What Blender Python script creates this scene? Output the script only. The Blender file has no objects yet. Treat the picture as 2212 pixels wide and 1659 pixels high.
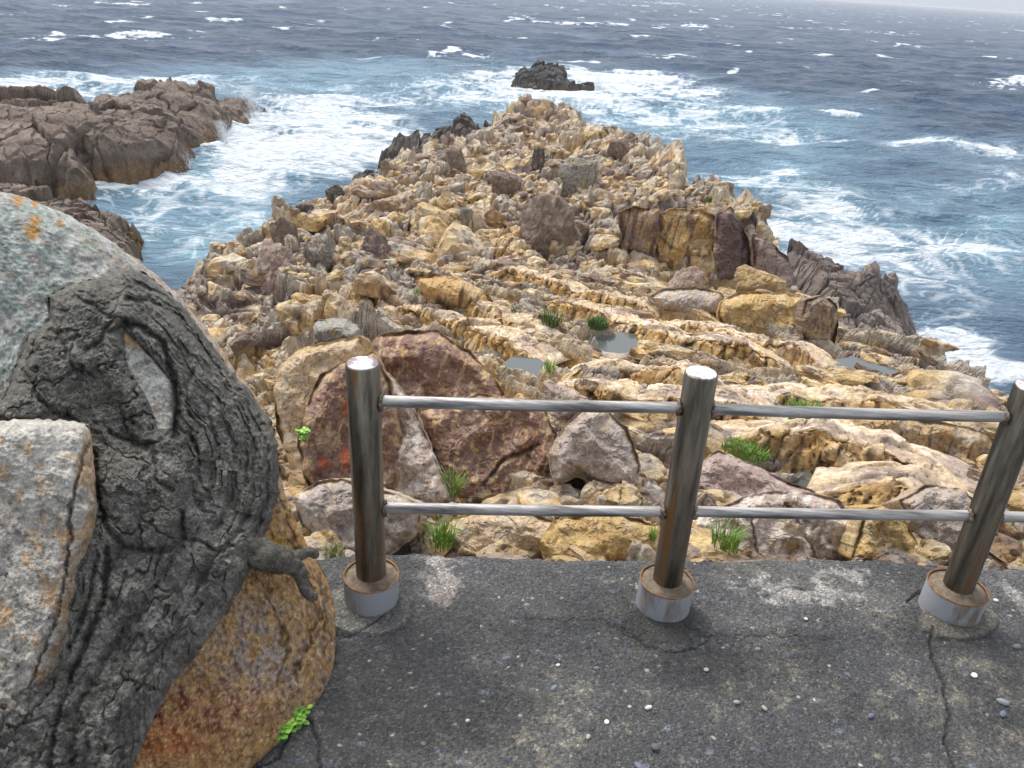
import bpy, math, random
import numpy as np
# ---------------------------------------------------------------- camera, sky, light, exposure
sc = bpy.context.scene
R_ = math.radians
PW, PH, F, CX, CY = 2212., 1659., 1730., 1106., 829.5
PITCH, ROLL, CAMZ = R_(26.86), R_(3.9), 12.0
fw = np.array([0, math.cos(PITCH), -math.sin(PITCH)])
r0 = np.array([1., 0, 0]); u0 = np.array([0, math.sin(PITCH), math.cos(PITCH)])
rt = r0*math.cos(ROLL)+u0*math.sin(ROLL); up = u0*math.cos(ROLL)-r0*math.sin(ROLL)
CAM = np.array([0, 0, CAMZ])
cd = bpy.data.cameras.new('camera'); cam = bpy.data.objects.new('camera', cd); sc.collection.objects.link(cam)
from mathutils import Matrix, Vector
M = Matrix.Identity(4)
for i in range(3):
    M[i][0] = rt[i]; M[i][1] = up[i]; M[i][2] = -fw[i]; M[i][3] = CAM[i]
cam.matrix_world = M
cd.sensor_width = 36; cd.lens = 36*F/PW; cd.clip_start = 0.05; cd.clip_end = 30000
sc.camera = cam
SUN_EL, SUN_AZ = R_(58), R_(-35)        # azimuth from +Y towards +X
w = bpy.data.worlds.new('World'); sc.world = w; w.use_nodes = True
nt = w.node_tree; nt.nodes.clear()
out = nt.nodes.new('ShaderNodeOutputWorld'); bg = nt.nodes.new('ShaderNodeBackground')
sky = nt.nodes.new('ShaderNodeTexSky'); sky.sky_type = 'NISHITA'; sky.sun_disc = False
sky.sun_elevation = SUN_EL; sky.sun_rotation = SUN_AZ; sky.air_density = 1.0; sky.dust_density = 5.0
hs = nt.nodes.new('ShaderNodeHueSaturation'); hs.inputs['Saturation'].default_value = 0.3
mx = nt.nodes.new('ShaderNodeMixRGB'); mx.inputs[0].default_value = 0.72
mx.inputs[2].default_value = (4.75, 5.2, 5.95, 1)      # even grey-white overcast
nt.links.new(sky.outputs[0], hs.inputs['Color']); nt.links.new(hs.outputs[0], mx.inputs[1])
nt.links.new(mx.outputs[0], bg.inputs[0]); bg.inputs[1].default_value = 0.1
nt.links.new(bg.outputs[0], out.inputs[0])
sl = bpy.data.lights.new('sun', 'SUN'); sl.energy = 1.9; sl.angle = R_(30); sl.color = (1, .97, .92)
so = bpy.data.objects.new('sun', sl); sc.collection.objects.link(so)
sd_ = Vector((math.sin(SUN_AZ)*math.cos(SUN_EL), math.cos(SUN_AZ)*math.cos(SUN_EL), math.sin(SUN_EL)))
so.rotation_euler = sd_.to_track_quat('Z', 'Y').to_euler(); so.location = (0, 0, 40)
sc.view_settings.view_transform = 'Standard'; sc.view_settings.look = 'None'
sc.view_settings.exposure = 0.86; sc.view_settings.gamma = 1

# ---------------------------------------------------------------- helpers
def ray(x, y): return rt*(x-CX)+up*(CY-y)+fw*F
def atz(x, y, z): d = ray(x, y); return CAM+d*(z-CAMZ)/d[2]
def atY(x, y, Y): d = ray(x, y); return CAM+d*Y/d[1]
def rays(x, y): return rt[None]*(x-CX)[:, None]+up[None]*(CY-y)[:, None]+fw[None]*F
def proj(X, Y, Z):
    qx, qy, qz = X, Y, Z-CAMZ
    w_ = qx*fw[0]+qy*fw[1]+qz*fw[2]
    return CX+F*(qx*rt[0]+qy*rt[1]+qz*rt[2])/w_, CY-F*(qx*up[0]+qy*up[1]+qz*up[2])/w_

def hsh(*k, seed=0):
    v = np.full(np.broadcast(*k).shape if len(k) > 1 else k[0].shape, (seed*374761393+1442695041) & 0xffffffff, np.uint32)
    for i, a in enumerate(k):
        v = (v ^ (a.astype(np.int64) & 0xffffffff).astype(np.uint32))*np.uint32((2654435761, 2246822519, 3266489917)[i])
        v ^= v >> np.uint32(15)
    v = v*np.uint32(2246822519); v ^= v >> np.uint32(13); v = v*np.uint32(3266489917); v ^= v >> np.uint32(16)
    return v
def h01(v, k=0):
    if k: v = (v ^ np.uint32((k*0x9E3779B1) & 0xffffffff))*np.uint32(2246822519); v ^= v >> np.uint32(14); v = v*np.uint32(3266489917); v ^= v >> np.uint32(16)
    return v.astype(np.float32)/np.float32(4294967295.)
def sm(a, b, x):
    t = np.clip((x-a)/(b-a), 0, 1); return t*t*(3-2*t)
def lerp(a, b, t): return a+(b-a)*t
def pn(x, y, seed=0):
    x0 = np.floor(x); y0 = np.floor(y); fx = x-x0; fy = y-y0
    ix = x0.astype(np.int64); iy = y0.astype(np.int64)
    ux = fx*fx*fx*(fx*(fx*6-15)+10); uy = fy*fy*fy*(fy*(fy*6-15)+10)
    def g(i, j):
        a = h01(hsh(ix+i, iy+j, seed=seed))*6.2831853
        return np.cos(a)*(fx-i)+np.sin(a)*(fy-j)
    return 1.5*lerp(lerp(g(0, 0), g(1, 0), ux), lerp(g(0, 1), g(1, 1), ux), uy)
def fbm(x, y, o=4, seed=0, g=.5, ridge=False):
    s = 0; a = 1; t = 0
    for i in range(o):
        n = pn(x, y, seed+i*17)
        if ridge: n = 1-2*np.abs(n)
        s = s+a*n; t += a; a *= g; x, y = x*1.6+y*1.2+5.3, y*1.6-x*1.2+1.7
    return s/t
def pn3(x, y, z, seed=0):
    x0, y0, z0 = np.floor(x), np.floor(y), np.floor(z); fx, fy, fz = x-x0, y-y0, z-z0
    ix, iy, iz = x0.astype(np.int64), y0.astype(np.int64), z0.astype(np.int64)
    q = lambda t: t*t*t*(t*(t*6-15)+10)
    ux, uy, uz = q(fx), q(fy), q(fz)
    def g(i, j, k):
        h = hsh(ix+i, iy+j, iz+k, seed=seed)
        return (h01(h, 1)*2-1)*(fx-i)+(h01(h, 2)*2-1)*(fy-j)+(h01(h, 3)*2-1)*(fz-k)
    return 1.5*lerp(lerp(lerp(g(0,0,0), g(1,0,0), ux), lerp(g(0,1,0), g(1,1,0), ux), uy),
                lerp(lerp(g(0,0,1), g(1,0,1), ux), lerp(g(0,1,1), g(1,1,1), ux), uy), uz)
def fbm3(x, y, z, o=4, seed=0, ridge=False):
    s = 0; a = 1; t = 0
    for i in range(o):
        n = pn3(x, y, z, seed+i*13)
        if ridge: n = 1-2*np.abs(n)
        s = s+a*n; t += a; a *= .5; x, y, z = x*2.03+3.1, y*2.03+1.3, z*2.03+7.7
    return s/t
def worley(x, y, seed=0, jit=.9):
    ix = np.floor(x); iy = np.floor(y)
    F1 = np.full(x.shape, 9., np.float32); F2 = F1.copy(); H = np.zeros(x.shape, np.uint32)
    DX = np.zeros(x.shape, np.float32); DY = DX.copy()
    for j in (-1, 0, 1):
        for i in (-1, 0, 1):
            cx, cy = ix+i, iy+j
            h = hsh(cx, cy, seed=seed)
            dx = (x-(cx+.5+jit*(h01(h, 1)-.5))).astype(np.float32); dy = (y-(cy+.5+jit*(h01(h, 2)-.5))).astype(np.float32)
            d = np.sqrt(dx*dx+dy*dy); m = d < F1
            F2 = np.where(m, F1, np.minimum(F2, d)); F1 = np.where(m, d, F1)
            H = np.where(m, h, H); DX = np.where(m, dx, DX); DY = np.where(m, dy, DY)
    return F1, F2, H, DX, DY
def blocks(x, y, size, seed, ang=0., aniso=1., warp=.25, tilt=.6, crack=.12, cw=.07, pw=1., ew=.3):
    c, s = math.cos(ang), math.sin(ang)
    u = (x*c+y*s)/(size*aniso); v = (-x*s+y*c)/size
    u, v = u+warp*pn(u*1.3, v*1.3, seed+5)+warp*.4*pn(u*4, v*4, seed+8), v+warp*pn(u*1.3+9, v*1.3, seed+6)+warp*.4*pn(u*4, v*4+7, seed+9)
    F1, F2, H, dx, dy = worley(u, v, seed)
    e = F2-F1
    a = h01(H, 3)**pw
    q = sm(0, ew, e)
    h = q*(a*.8+.15+tilt*((h01(H, 4)-.5)*dx+(h01(H, 5)-.5)*dy)*2)-.25*F1*F1-crack*np.exp(-e/cw)-.3
    return h*size, e, H
def polydist(px, py, poly, closed=True):
    """distance to a polyline, inside flag, along-parameter of the nearest point"""
    P = np.asarray(poly, float); n = len(P)
    best = np.full(px.shape, 1e9); ins = np.zeros(px.shape, bool); al = np.zeros(px.shape); L = 0
    for i in range(n if closed else n-1):
        a, b = P[i], P[(i+1) % n]; d = b-a; l2 = d@d
        t = np.clip(((px-a[0])*d[0]+(py-a[1])*d[1])/l2, 0, 1)
        q = np.hypot(px-a[0]-t*d[0], py-a[1]-t*d[1]); m = q < best
        best = np.where(m, q, best); al = np.where(m, L+t*math.sqrt(l2), al); L += math.sqrt(l2)
        if closed and a[1] != b[1]:
            c = ((a[1] > py) != (b[1] > py)) & (px < (b[0]-a[0])*(py-a[1])/(b[1]-a[1])+a[0]); ins ^= c
    return best, ins, al
def tps_fit(P, v, lam=.02):
    P = np.asarray(P, float); n = len(P)
    d = np.hypot(P[:, None, 0]-P[None, :, 0], P[:, None, 1]-P[None, :, 1])
    K = d+np.eye(n)*lam; Q = np.c_[np.ones(n), P]
    A = np.block([[K, Q], [Q.T, np.zeros((3, 3))]])
    return P, np.linalg.solve(A, np.r_[v, 0, 0, 0])
def tps_eval(f, x, y):
    P, c = f; n = len(P); o = np.full(x.shape, c[n])+c[n+1]*x+c[n+2]*y
    for i in range(n): o += c[i]*np.hypot(x-P[i, 0], y-P[i, 1])
    return o

def tag(o, label=None, cat=None, group=None, kind=None):
    for k, v in (('label', label), ('category', cat), ('group', group), ('kind', kind)):
        if v: o[k] = v
    return o
def mk(name, V, Fc, mat=None, col=None, smooth=True, parent=None, extra=None):
    me = bpy.data.meshes.new(name); V = np.asarray(V, np.float32); Fc = np.asarray(Fc, np.int32)
    me.vertices.add(len(V)); me.vertices.foreach_set('co', V.ravel())
    k = Fc.shape[1]; me.loops.add(Fc.size); me.loops.foreach_set('vertex_index', Fc.ravel())
    me.polygons.add(len(Fc)); me.polygons.foreach_set('loop_start', np.arange(0, Fc.size, k, dtype=np.int32))
    me.polygons.foreach_set('use_smooth', np.full(len(Fc), smooth))
    me.update(calc_edges=True)
    if col is not None:
        c = np.ones((len(V), 4), np.float32); c[:, :3] = np.clip(col, 0, 1)
        me.color_attributes.new('Col', 'FLOAT_COLOR', 'POINT').data.foreach_set('color', c.ravel())
    for k_, v in (extra or {}).items():
        me.attributes.new(k_, 'FLOAT', 'POINT').data.foreach_set('value', np.asarray(v, np.float32).ravel())
    if mat: me.materials.append(mat)
    o = bpy.data.objects.new(name, me); sc.collection.objects.link(o)
    if parent: o.parent = parent
    return o
def gridf(nr, nc):
    i = np.arange(nr-1)[:, None]*nc+np.arange(nc-1)[None]
    return np.stack([i, i+1, i+nc+1, i+nc], -1).reshape(-1, 4)
def lathe(prof, seg=40, c=(0, 0), lean=(0, 0), z0=0):
    V = []; 
    for r, z in prof:
        for k in range(seg):
            a = 2*math.pi*k/seg; V.append((c[0]+r*math.cos(a)+lean[0]*(z-z0), c[1]+r*math.sin(a)+lean[1]*(z-z0), z))
    Fc = [(j*seg+k, j*seg+(k+1) % seg, (j+1)*seg+(k+1) % seg, (j+1)*seg+k) for j in range(len(prof)-1) for k in range(seg)]
    return V, Fc
def C_(*a): return np.array(a, float)
def mixc(c, col, w_): return c+(C_(*col)[None]-c)*w_[:, None]

# ---------------------------------------------------------------- materials
def nodes(name):
    m = bpy.data.materials.new(name); m.use_nodes = True; t = m.node_tree; b = t.nodes['Principled BSDF']
    return m, t, b
def N(t, ty, **k):
    n = t.nodes.new(ty)
    for a, v in k.items():
        if a in n.inputs.keys() if hasattr(n.inputs, 'keys') else False: n.inputs[a].default_value = v
        else: setattr(n, a, v)
    return n
def noise(t, scale, detail=6, rough=.6, vec=None, dist=0):
    n = t.nodes.new('ShaderNodeTexNoise'); n.inputs['Scale'].default_value = scale; n.inputs['Detail'].default_value = detail
    n.inputs['Roughness'].default_value = rough; n.inputs['Distortion'].default_value = dist
    if vec: t.links.new(vec, n.inputs['Vector'])
    return n
def ramp(t, src, stops):
    r = t.nodes.new('ShaderNodeValToRGB'); e = r.color_ramp.elements
    while len(e) < len(stops): e.new(.5)
    for q, (p, c) in zip(e, stops): q.position = p; q.color = (c if len(c) == 4 else (*c, 1)) if hasattr(c, '__len__') else (c, c, c, 1)
    t.links.new(src, r.inputs[0]); return r
def rock_mat(name, sc1, sc2, bump=.5, dist=.02, grain=.35, rough=.82, speck=0, speck_scale=200):
    m, t, b = nodes(name); L = t.links.new
    tc = t.nodes.new('ShaderNodeNewGeometry').outputs['Position']
    a = t.nodes.new('ShaderNodeAttribute'); a.attribute_name = 'Col'
    n1 = noise(t, sc1, 8, .65, tc, .4); n2 = noise(t, sc2, 6, .7, tc)
    r1 = ramp(t, n1.outputs[0], [(.3, 1-grain), (.5, 1.), (.7, 1+grain*.8)])
    r2 = ramp(t, n2.outputs[0], [(.3, 1-grain*.8), (.52, 1.), (.72, 1+grain*.7)])
    m1 = t.nodes.new('ShaderNodeMixRGB'); m1.blend_type = 'MULTIPLY'; m1.inputs[0].default_value = 1
    m2 = t.nodes.new('ShaderNodeMixRGB'); m2.blend_type = 'MULTIPLY'; m2.inputs[0].default_value = 1
    L(a.outputs[0], m1.inputs[1]); L(r1.outputs[0], m1.inputs[2]); L(m1.outputs[0], m2.inputs[1]); L(r2.outputs[0], m2.inputs[2])
    last = m2.outputs[0]
    if speck:
        v = t.nodes.new('ShaderNodeTexVoronoi'); v.inputs['Scale'].default_value = speck_scale; L(tc, v.inputs['Vector'])
        rs = ramp(t, v.outputs['Distance'], [(.12, speck), (.3, 0.)])
        wn = ramp(t, v.outputs['Color'], [(.62, 0.), (.68, 1.)])
        mu = t.nodes.new('ShaderNodeMath'); mu.operation = 'MULTIPLY'; L(rs.outputs[0], mu.inputs[0]); L(wn.outputs[0], mu.inputs[1])
        m3 = t.nodes.new('ShaderNodeMixRGB'); L(mu.outputs[0], m3.inputs[0]); L(last, m3.inputs[1]); m3.inputs[2].default_value = (.62, .6, .55, 1)
        last = m3.outputs[0]
    L(last, b.inputs['Base Color'])
    b.inputs['Roughness'].default_value = rough; b.inputs['Specular IOR Level'].default_value = .3
    ad = t.nodes.new('ShaderNodeMath'); ad.operation = 'ADD'; L(n1.outputs[0], ad.inputs[0]); L(n2.outputs[0], ad.inputs[1])
    bp = t.nodes.new('ShaderNodeBump'); bp.inputs['Strength'].default_value = bump; bp.inputs['Distance'].default_value = dist
    L(ad.outputs[0], bp.inputs['Height']); L(bp.outputs[0], b.inputs['Normal'])
    return m
def plain(name, col, rough=.6, metal=0., trans=0):
    m, t, b = nodes(name); b.inputs['Base Color'].default_value = (*col, 1); b.inputs['Roughness'].default_value = rough
    b.inputs['Metallic'].default_value = metal
    return m
MROCK = rock_mat('sandstone', 6, 34, .9, .07, .42)
MROCKN = rock_mat('near_sandstone', 20, 100, .85, .016, .42, speck=.25, speck_scale=160)
MGRAN = rock_mat('granite', 55, 280, .9, .007, .5, speck=.5, speck_scale=300)
MMORT = rock_mat('mortar', 75, 330, 1., .006, .55, speck=.6, speck_scale=230)
# ---------------------------------------------------------------- sea
def sea_mat():
    m, t, b = nodes('sea_water'); L = t.links.new
    pos = t.nodes.new('ShaderNodeNewGeometry').outputs['Position']
    a = t.nodes.new('ShaderNodeAttribute'); a.attribute_name = 'Col'
    fo = t.nodes.new('ShaderNodeAttribute'); fo.attribute_name = 'foam'
    mp = t.nodes.new('ShaderNodeMapping'); mp.inputs['Scale'].default_value = (.55, 1.2, 1); L(pos, mp.inputs[0])
    n = noise(t, 1.6, 8, .62, mp.outputs[0], .6); n2 = noise(t, 9, 4, .6, mp.outputs[0])
    # break the foam edge up finely
    s = t.nodes.new('ShaderNodeMath'); s.operation = 'MULTIPLY_ADD'; L(n2.outputs[0], s.inputs[0]); s.inputs[1].default_value = .5; L(fo.outputs['Fac'], s.inputs[2])
    fr = ramp(t, s.outputs[0], [(.3, 0.), (1.1, 1.)]); 
    mr = t.nodes.new('ShaderNodeMapRange'); mr.inputs[1].default_value = .35; mr.inputs[2].default_value = 1.05; L(s.outputs[0], mr.inputs[0])
    mixc_ = t.nodes.new('ShaderNodeMixRGB'); L(mr.outputs[0], mixc_.inputs[0]); L(a.outputs[0], mixc_.inputs[1]); mixc_.inputs[2].default_value = (.78, .83, .87, 1)
    L(mixc_.outputs[0], b.inputs['Base Color'])
    rr = t.nodes.new('ShaderNodeMapRange'); rr.inputs[3].default_value = .22; rr.inputs[4].default_value = .9; L(mr.outputs[0], rr.inputs[0]); L(rr.outputs[0], b.inputs['Roughness'])
    b.inputs['IOR'].default_value = 1.33; b.inputs['Specular IOR Level'].default_value = .4
    bp = t.nodes.new('ShaderNodeBump'); bp.inputs['Strength'].default_value = 1.; bp.inputs['Distance'].default_value = .7
    n4 = noise(t, .33, 5, .6, mp.outputs[0], .8); s4 = t.nodes.new('ShaderNodeMath'); s4.operation = 'MULTIPLY_ADD'; L(n4.outputs[0], s4.inputs[0]); s4.inputs[1].default_value = 2.2; L(n.outputs[0], s4.inputs[2]); L(s4.outputs[0], bp.inputs['Height']); L(bp.outputs[0], b.inputs['Normal'])
    return m
# (px, py, rx, ry, foam, turquoise): patches of foam and aerated water lying on the sea around each point
FOAM = [(30,205,150,30,.95,.6),(230,185,180,22,.75,.8),(430,180,160,26,.5,.9),(640,250,150,45,.85,.7),(780,290,150,55,.9,.6),
 (650,335,220,50,.75,.9),(830,330,90,55,.9,.5),(420,385,220,40,.62,1.),(230,400,100,30,.95,.5),(500,460,220,70,.5,1.),(360,470,60,40,.55,.6),
 (420,560,110,80,.45,.95),(620,170,240,26,.3,.7),(840,150,170,22,.2,.7),(920,205,230,36,.5,.7),(560,300,50,60,.95,.3),(480,330,60,40,.9,.3),
 (1120,165,110,24,.85,.4),(1345,172,150,22,1.05,.3),(1450,200,150,12,.9,.3),(1100,205,200,26,.55,.8),(1440,235,270,34,.6,1.),(1600,262,220,40,.5,1.),
 (1640,296,190,14,.65,.5),(1300,225,150,30,.55,.8),(1760,240,80,8,.7,.2),(1700,350,160,50,.3,.7),(1620,400,110,50,.55,.9),(1780,440,150,45,.5,.7),(1740,490,140,55,.75,.8),
 (1880,545,220,30,.75,.4),(1950,500,190,40,.4,.6),(2080,560,160,34,.5,.8),(2040,650,130,50,.5,.3),(2040,740,120,50,.75,.2),(2120,800,110,45,.95,.2),(1960,600,120,40,.6,.3),
 (2150,325,170,26,.6,.5),(2170,390,150,44,.5,.5),(2010,325,130,20,.35,.5),(2190,480,110,40,.3,.9),(2000,420,200,40,.2,.3),(2190,600,100,60,.4,.7),(1640,372,60,14,.5,.3)]
CAPS = [(20,33,40,4),(310,76,120,9),(215,88,60,5),(310,43,42,4),(480,45,32,4),(1000,115,65,5),(920,112,30,4),(1430,122,75,5),(1220,48,30,4),(1300,52,40,3),
 (1500,55,40,4),(1660,374,34,9),(1900,199,60,6),(830,84,26,4),(2190,178,70,10),(1740,208,35,4),(1240,20,14,2),(1370,12,20,2),(1110,42,30,3),(640,62,20,3),(1760,64,18,2),
 (1945,98,22,4),(1900,70,10,2),(1690,35,12,2),(270,10,30,3),(120,20,40,3),(560,118,50,3),(90,85,50,4),(1560,160,40,3),(1450,8,30,2)]
def patch_w(x, y, px, py, rx, ry, z=0., pw=1.):
    c = atz(px, py, z); a = atz(px+rx, py, z)-c; b = atz(px, py+ry, z)-c
    D = a[0]*b[1]-a[1]*b[0]; dx, dy = x-c[0], y-c[1]
    u = (dx*b[1]-dy*b[0])/D; v = (a[0]*dy-a[1]*dx)/D
    return np.exp(-(u*u+v*v)**pw)
def build_sea(nr=1400, nc=1150):
    T = np.linspace(-1.0, 1.0, nc); Y = 14*np.exp(np.linspace(0, 1, nr)*math.log(14000/14.))
    x = (Y[:, None]*T[None]).ravel(); y = np.repeat(Y, nc); dd = np.repeat(np.gradient(Y), nc)
    f = lambda lam: np.clip(1.6-dd/lam*3.2, 0, 1)          # waves too short for the grid fade out
    wx = x+3*pn(x/30, y/30, 3); wy = y+3*pn(x/30, y/30, 4)
    c, s = math.cos(.1), math.sin(.1); a = wx*c+wy*s; b_ = -wx*s+wy*c
    sharp = lambda n: (1-np.abs(n)*1.7)
    s1 = sharp(pn(a/55, b_/26, 11)); s2 = sharp(pn(a/24, b_/11, 12)); s3 = sharp(pn(a/9, b_/4.5, 13))
    s4 = sharp(pn(a/3.6+b_/9, b_/1.7, 14)); s5 = sharp(pn(a/1.5-b_/3, b_/.8, 15))
    calm = .35+.65*sm(20, 60, y)
    z = calm*(.75*(s1-.5)*f(20)+.66*(s2-.5)*f(9)+.46*(s3-.5)*f(4)+.17*(s4-.5)*f(1.6)+.05*(s5-.5)*f(.8))
    fm = np.zeros(x.shape); tq = np.zeros(x.shape)
    nz1 = .55*pn(x/14, y/9, 41); nz2 = .55*pn(x/14+9, y/9, 42)
    jx = x+y*.02*pn(x/8, y/6, 43)*2; jy = y*(1+.03*pn(x/8+5, y/9, 44)*2)
    for px, py, rx, ry, a_, b2 in FOAM:
        w_ = patch_w(jx, jy, px, py, rx, ry)
        fm = fm+a_*w_**.8*(1.25-fm)*.9; tq = 1-(1-tq)*(1-.9*b2*w_**.8)
    # lace: thin warped filaments, denser where there is more foam
    q = [0, 0]
    for sc_, am in ((6., 1.6), (2.2, .7)):
        q[0] = q[0]+am*pn(x/sc_, y/sc_, 51+int(sc_)); q[1] = q[1]+am*pn(x/sc_+40, y/sc_, 57+int(sc_))
    lx, ly = x+q[0], y+q[1]
    l1 = 1-np.abs(pn(lx/3.2, ly/2.2, 61))*2.6; l2 = 1-np.abs(pn(lx/1.2, ly/.8, 62))*2.4; l3 = fbm(lx/5, ly/3, 4, 63)
    lace = np.maximum(l1, l2*.85)
    big = fbm(x/11, y/7, 4, 71)
    foam = sm(.66, 1.12, fm*.92+.55*l3+.42*big)*.95 + sm(.25, .95, fm+.35*l3+.2*big)*sm(.35, .95, lace)*.8*np.clip(fm*1.8, 0, 1)
    # windswept streaks and whitecaps on the open water
    st = sm(.25, .8, fbm(a/14, b_/2.6, 5, 81)+.15*s2)*.16*sm(400, 60, y)
    cap = np.zeros(x.shape)
    for px, py, rx, ry in CAPS: cap = np.maximum(cap, patch_w(jx, jy, px, py, rx, ry, pw=1.5))
    capn = .6*fbm(x/3., y/3., 4, 85)+.7*fbm(x/1.2, y/1.6, 3, 86)
    cap = sm(.45, .95, cap*.9+1.0*capn)*sm(.06, .3, cap)
    far = sm(.63, .76, pn(x/9-3, y/22, 91)*.6+.45*s2+.2*pn(x/3, y/6, 92)-.12+.06*sm(300, 900, y))*sm(90, 160, y)*.9
    foam = np.clip(foam+st+cap*1.0+far, 0, 1)
    z += .22*foam*fbm(x/.9, y/.9, 3, 95)*f(1.5)
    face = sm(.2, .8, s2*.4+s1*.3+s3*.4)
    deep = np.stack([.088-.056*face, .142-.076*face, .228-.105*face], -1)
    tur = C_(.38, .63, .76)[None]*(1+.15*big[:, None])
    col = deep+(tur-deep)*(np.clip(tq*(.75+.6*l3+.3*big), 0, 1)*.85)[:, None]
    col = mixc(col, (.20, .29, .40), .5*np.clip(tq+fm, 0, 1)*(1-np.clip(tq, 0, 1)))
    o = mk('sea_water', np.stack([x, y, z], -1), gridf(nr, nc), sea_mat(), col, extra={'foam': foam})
    tag(o, kind='structure'); return o

# ---------------------------------------------------------------- headland
# (px, py, Y): points of the rock surface, Y the distance in metres
HC = [(600,1190,3.9),(900,1190,3.9),(1300,1195,3.95),(1700,1200,4.0),(2200,1210,4.1),(2700,1250,4.1),(600,1100,4.6),(1000,1100,4.8),(1500,1100,4.95),(2000,1110,5.0),(2500,1130,5.),
 (600,1000,5.7),(1100,1000,5.9),(1600,1000,6.1),(2100,1010,6.3),(2500,1030,6.3),(560,900,7.0),(1000,900,7.2),(1500,900,7.5),(2000,910,7.7),(2250,950,7.6),
 (1000,800,9.2),(1400,800,9.4),(1800,820,9.5),(2080,870,9.3),(540,800,9.6),(740,800,9.1),(1100,740,10.5),(1500,740,10.9),(1850,775,10.9),(560,700,12.2),(800,700,11.7),(1200,700,11.7),(1650,720,11.7),
 (1000,640,13.4),(1400,650,13.5),(1750,665,13.6),(500,640,14.5),(700,620,14.5),(620,560,17.2),(1000,560,16.4),(1250,560,16.8),
 (1350,580,16.9),(1500,610,16.7),(1700,645,16.0),(1340,470,18.4),(1450,452,18.3),(1580,440,18.2),(1650,490,17.3),(1710,545,16.6),
 (700,480,21),(900,480,20.3),(1100,480,20),(1250,480,19.8),(760,420,26),(950,420,24.5),(1150,420,23.5),(1350,420,22.5),(1520,410,21.),
 (950,345,33),(1100,360,31),(1250,370,29),(1420,370,27),(1480,345,27),(1080,300,40),(1200,300,39),(1300,310,36),(1380,320,32),
 (1100,255,46),(1140,232,48),(1240,262,46),(1275,292,42)]
RIM = [(445,612,17),(525,606,17.6),(575,552,19),(615,528,20.5),(660,490,23.5),(715,458,26.5),(775,428,28.5),(850,385,32.5),(935,350,37),(1035,305,41.5),(1085,252,47),(1110,226,49),(1150,222,49.5),
 (1240,250,47.5),(1270,290,43),(1350,310,36),(1435,338,30),(1452,378,26),(1480,408,22.5),(1540,420,20.3),(1590,470,18.6),(1650,535,17.3),(1705,590,16.2),(1770,655,14.6),(1825,740,12.2),
 (1890,775,11.6),(1990,805,11.),(2100,855,10.),(2145,900,9.2),(2260,935,8.6),(2500,1050,7.5),(3000,1200,5.5)]
RIMB = [(7.5,1.),(-6,1.),(-5.5,5),(-5.3,8.5),(-6.0,12.5)]
POOLS = [(1335,750,60,26),(1132,795,38,22),(1845,787,45,12),(1565,817,36,9),(1735,1075,38,45),(888,715,34,10),(1570,865,20,10),(2050,1145,40,25),(1540,655,35,7),(1905,800,30,8),(1290,1000,40,14),(1440,1130,25,40)]
def pal_rock(x, y, z, nzv, e, Hh, far, seed=0):
    n1 = fbm(x/1.3, y/1.3+z/1.1, 4, seed+1); n2 = fbm(x/.35, y/.35+z/.5, 4, seed+2); n3 = fbm(x/.09, y/.09+z/.12, 3, seed+3); nb = pn(x/4, y/4, seed+4)
    st = fbm(x/.16+y/.3, z/1.1+x*.2, 3, seed+5)                      # mineral streaks that run down a face
    c = np.repeat(C_(.76, .53, .28)[None], len(x), 0)
    c = mixc(c, (.82, .69, .50), sm(-.1, .4, n1+.3*n2))
    c = mixc(c, (.38, .29, .24), sm(.08, .5, n2+.5*n1+.3*(nzv-.6))*.85)
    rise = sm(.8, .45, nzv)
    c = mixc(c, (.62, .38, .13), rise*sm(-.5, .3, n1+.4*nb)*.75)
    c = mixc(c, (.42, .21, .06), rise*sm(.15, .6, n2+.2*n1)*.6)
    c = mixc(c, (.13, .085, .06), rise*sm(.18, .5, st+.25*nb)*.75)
    c = mixc(c, (.52, .33, .27), sm(.3, .7, pn(x/2.2, y/2.2, seed+7)+.3*n2)*.6)
    k = h01(Hh, 3)**.6*.6+.42+.45*pn(x/2.1, y/2.1, seed+9); dk = np.clip(sm(.80, .86, k), 0, 1)*sm(-.5, .05, n2+.2)
    c = mixc(c, (.24, .175, .155), dk)
    c = mixc(c, (.46, .38, .34), sm(.2, .12, k)*.5)
    c = c*(1+.22*n3+.14*(h01(Hh, 6)-.5))[:, None]
    c = mixc(c, (.11, .075, .05), np.exp(-(e/.035)**2)*.6)
    return c
FLD = {}
def ridge_profile(f): return sm(0, .13, f)*(1-sm(.45, 1., f)*.9)-.45
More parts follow.
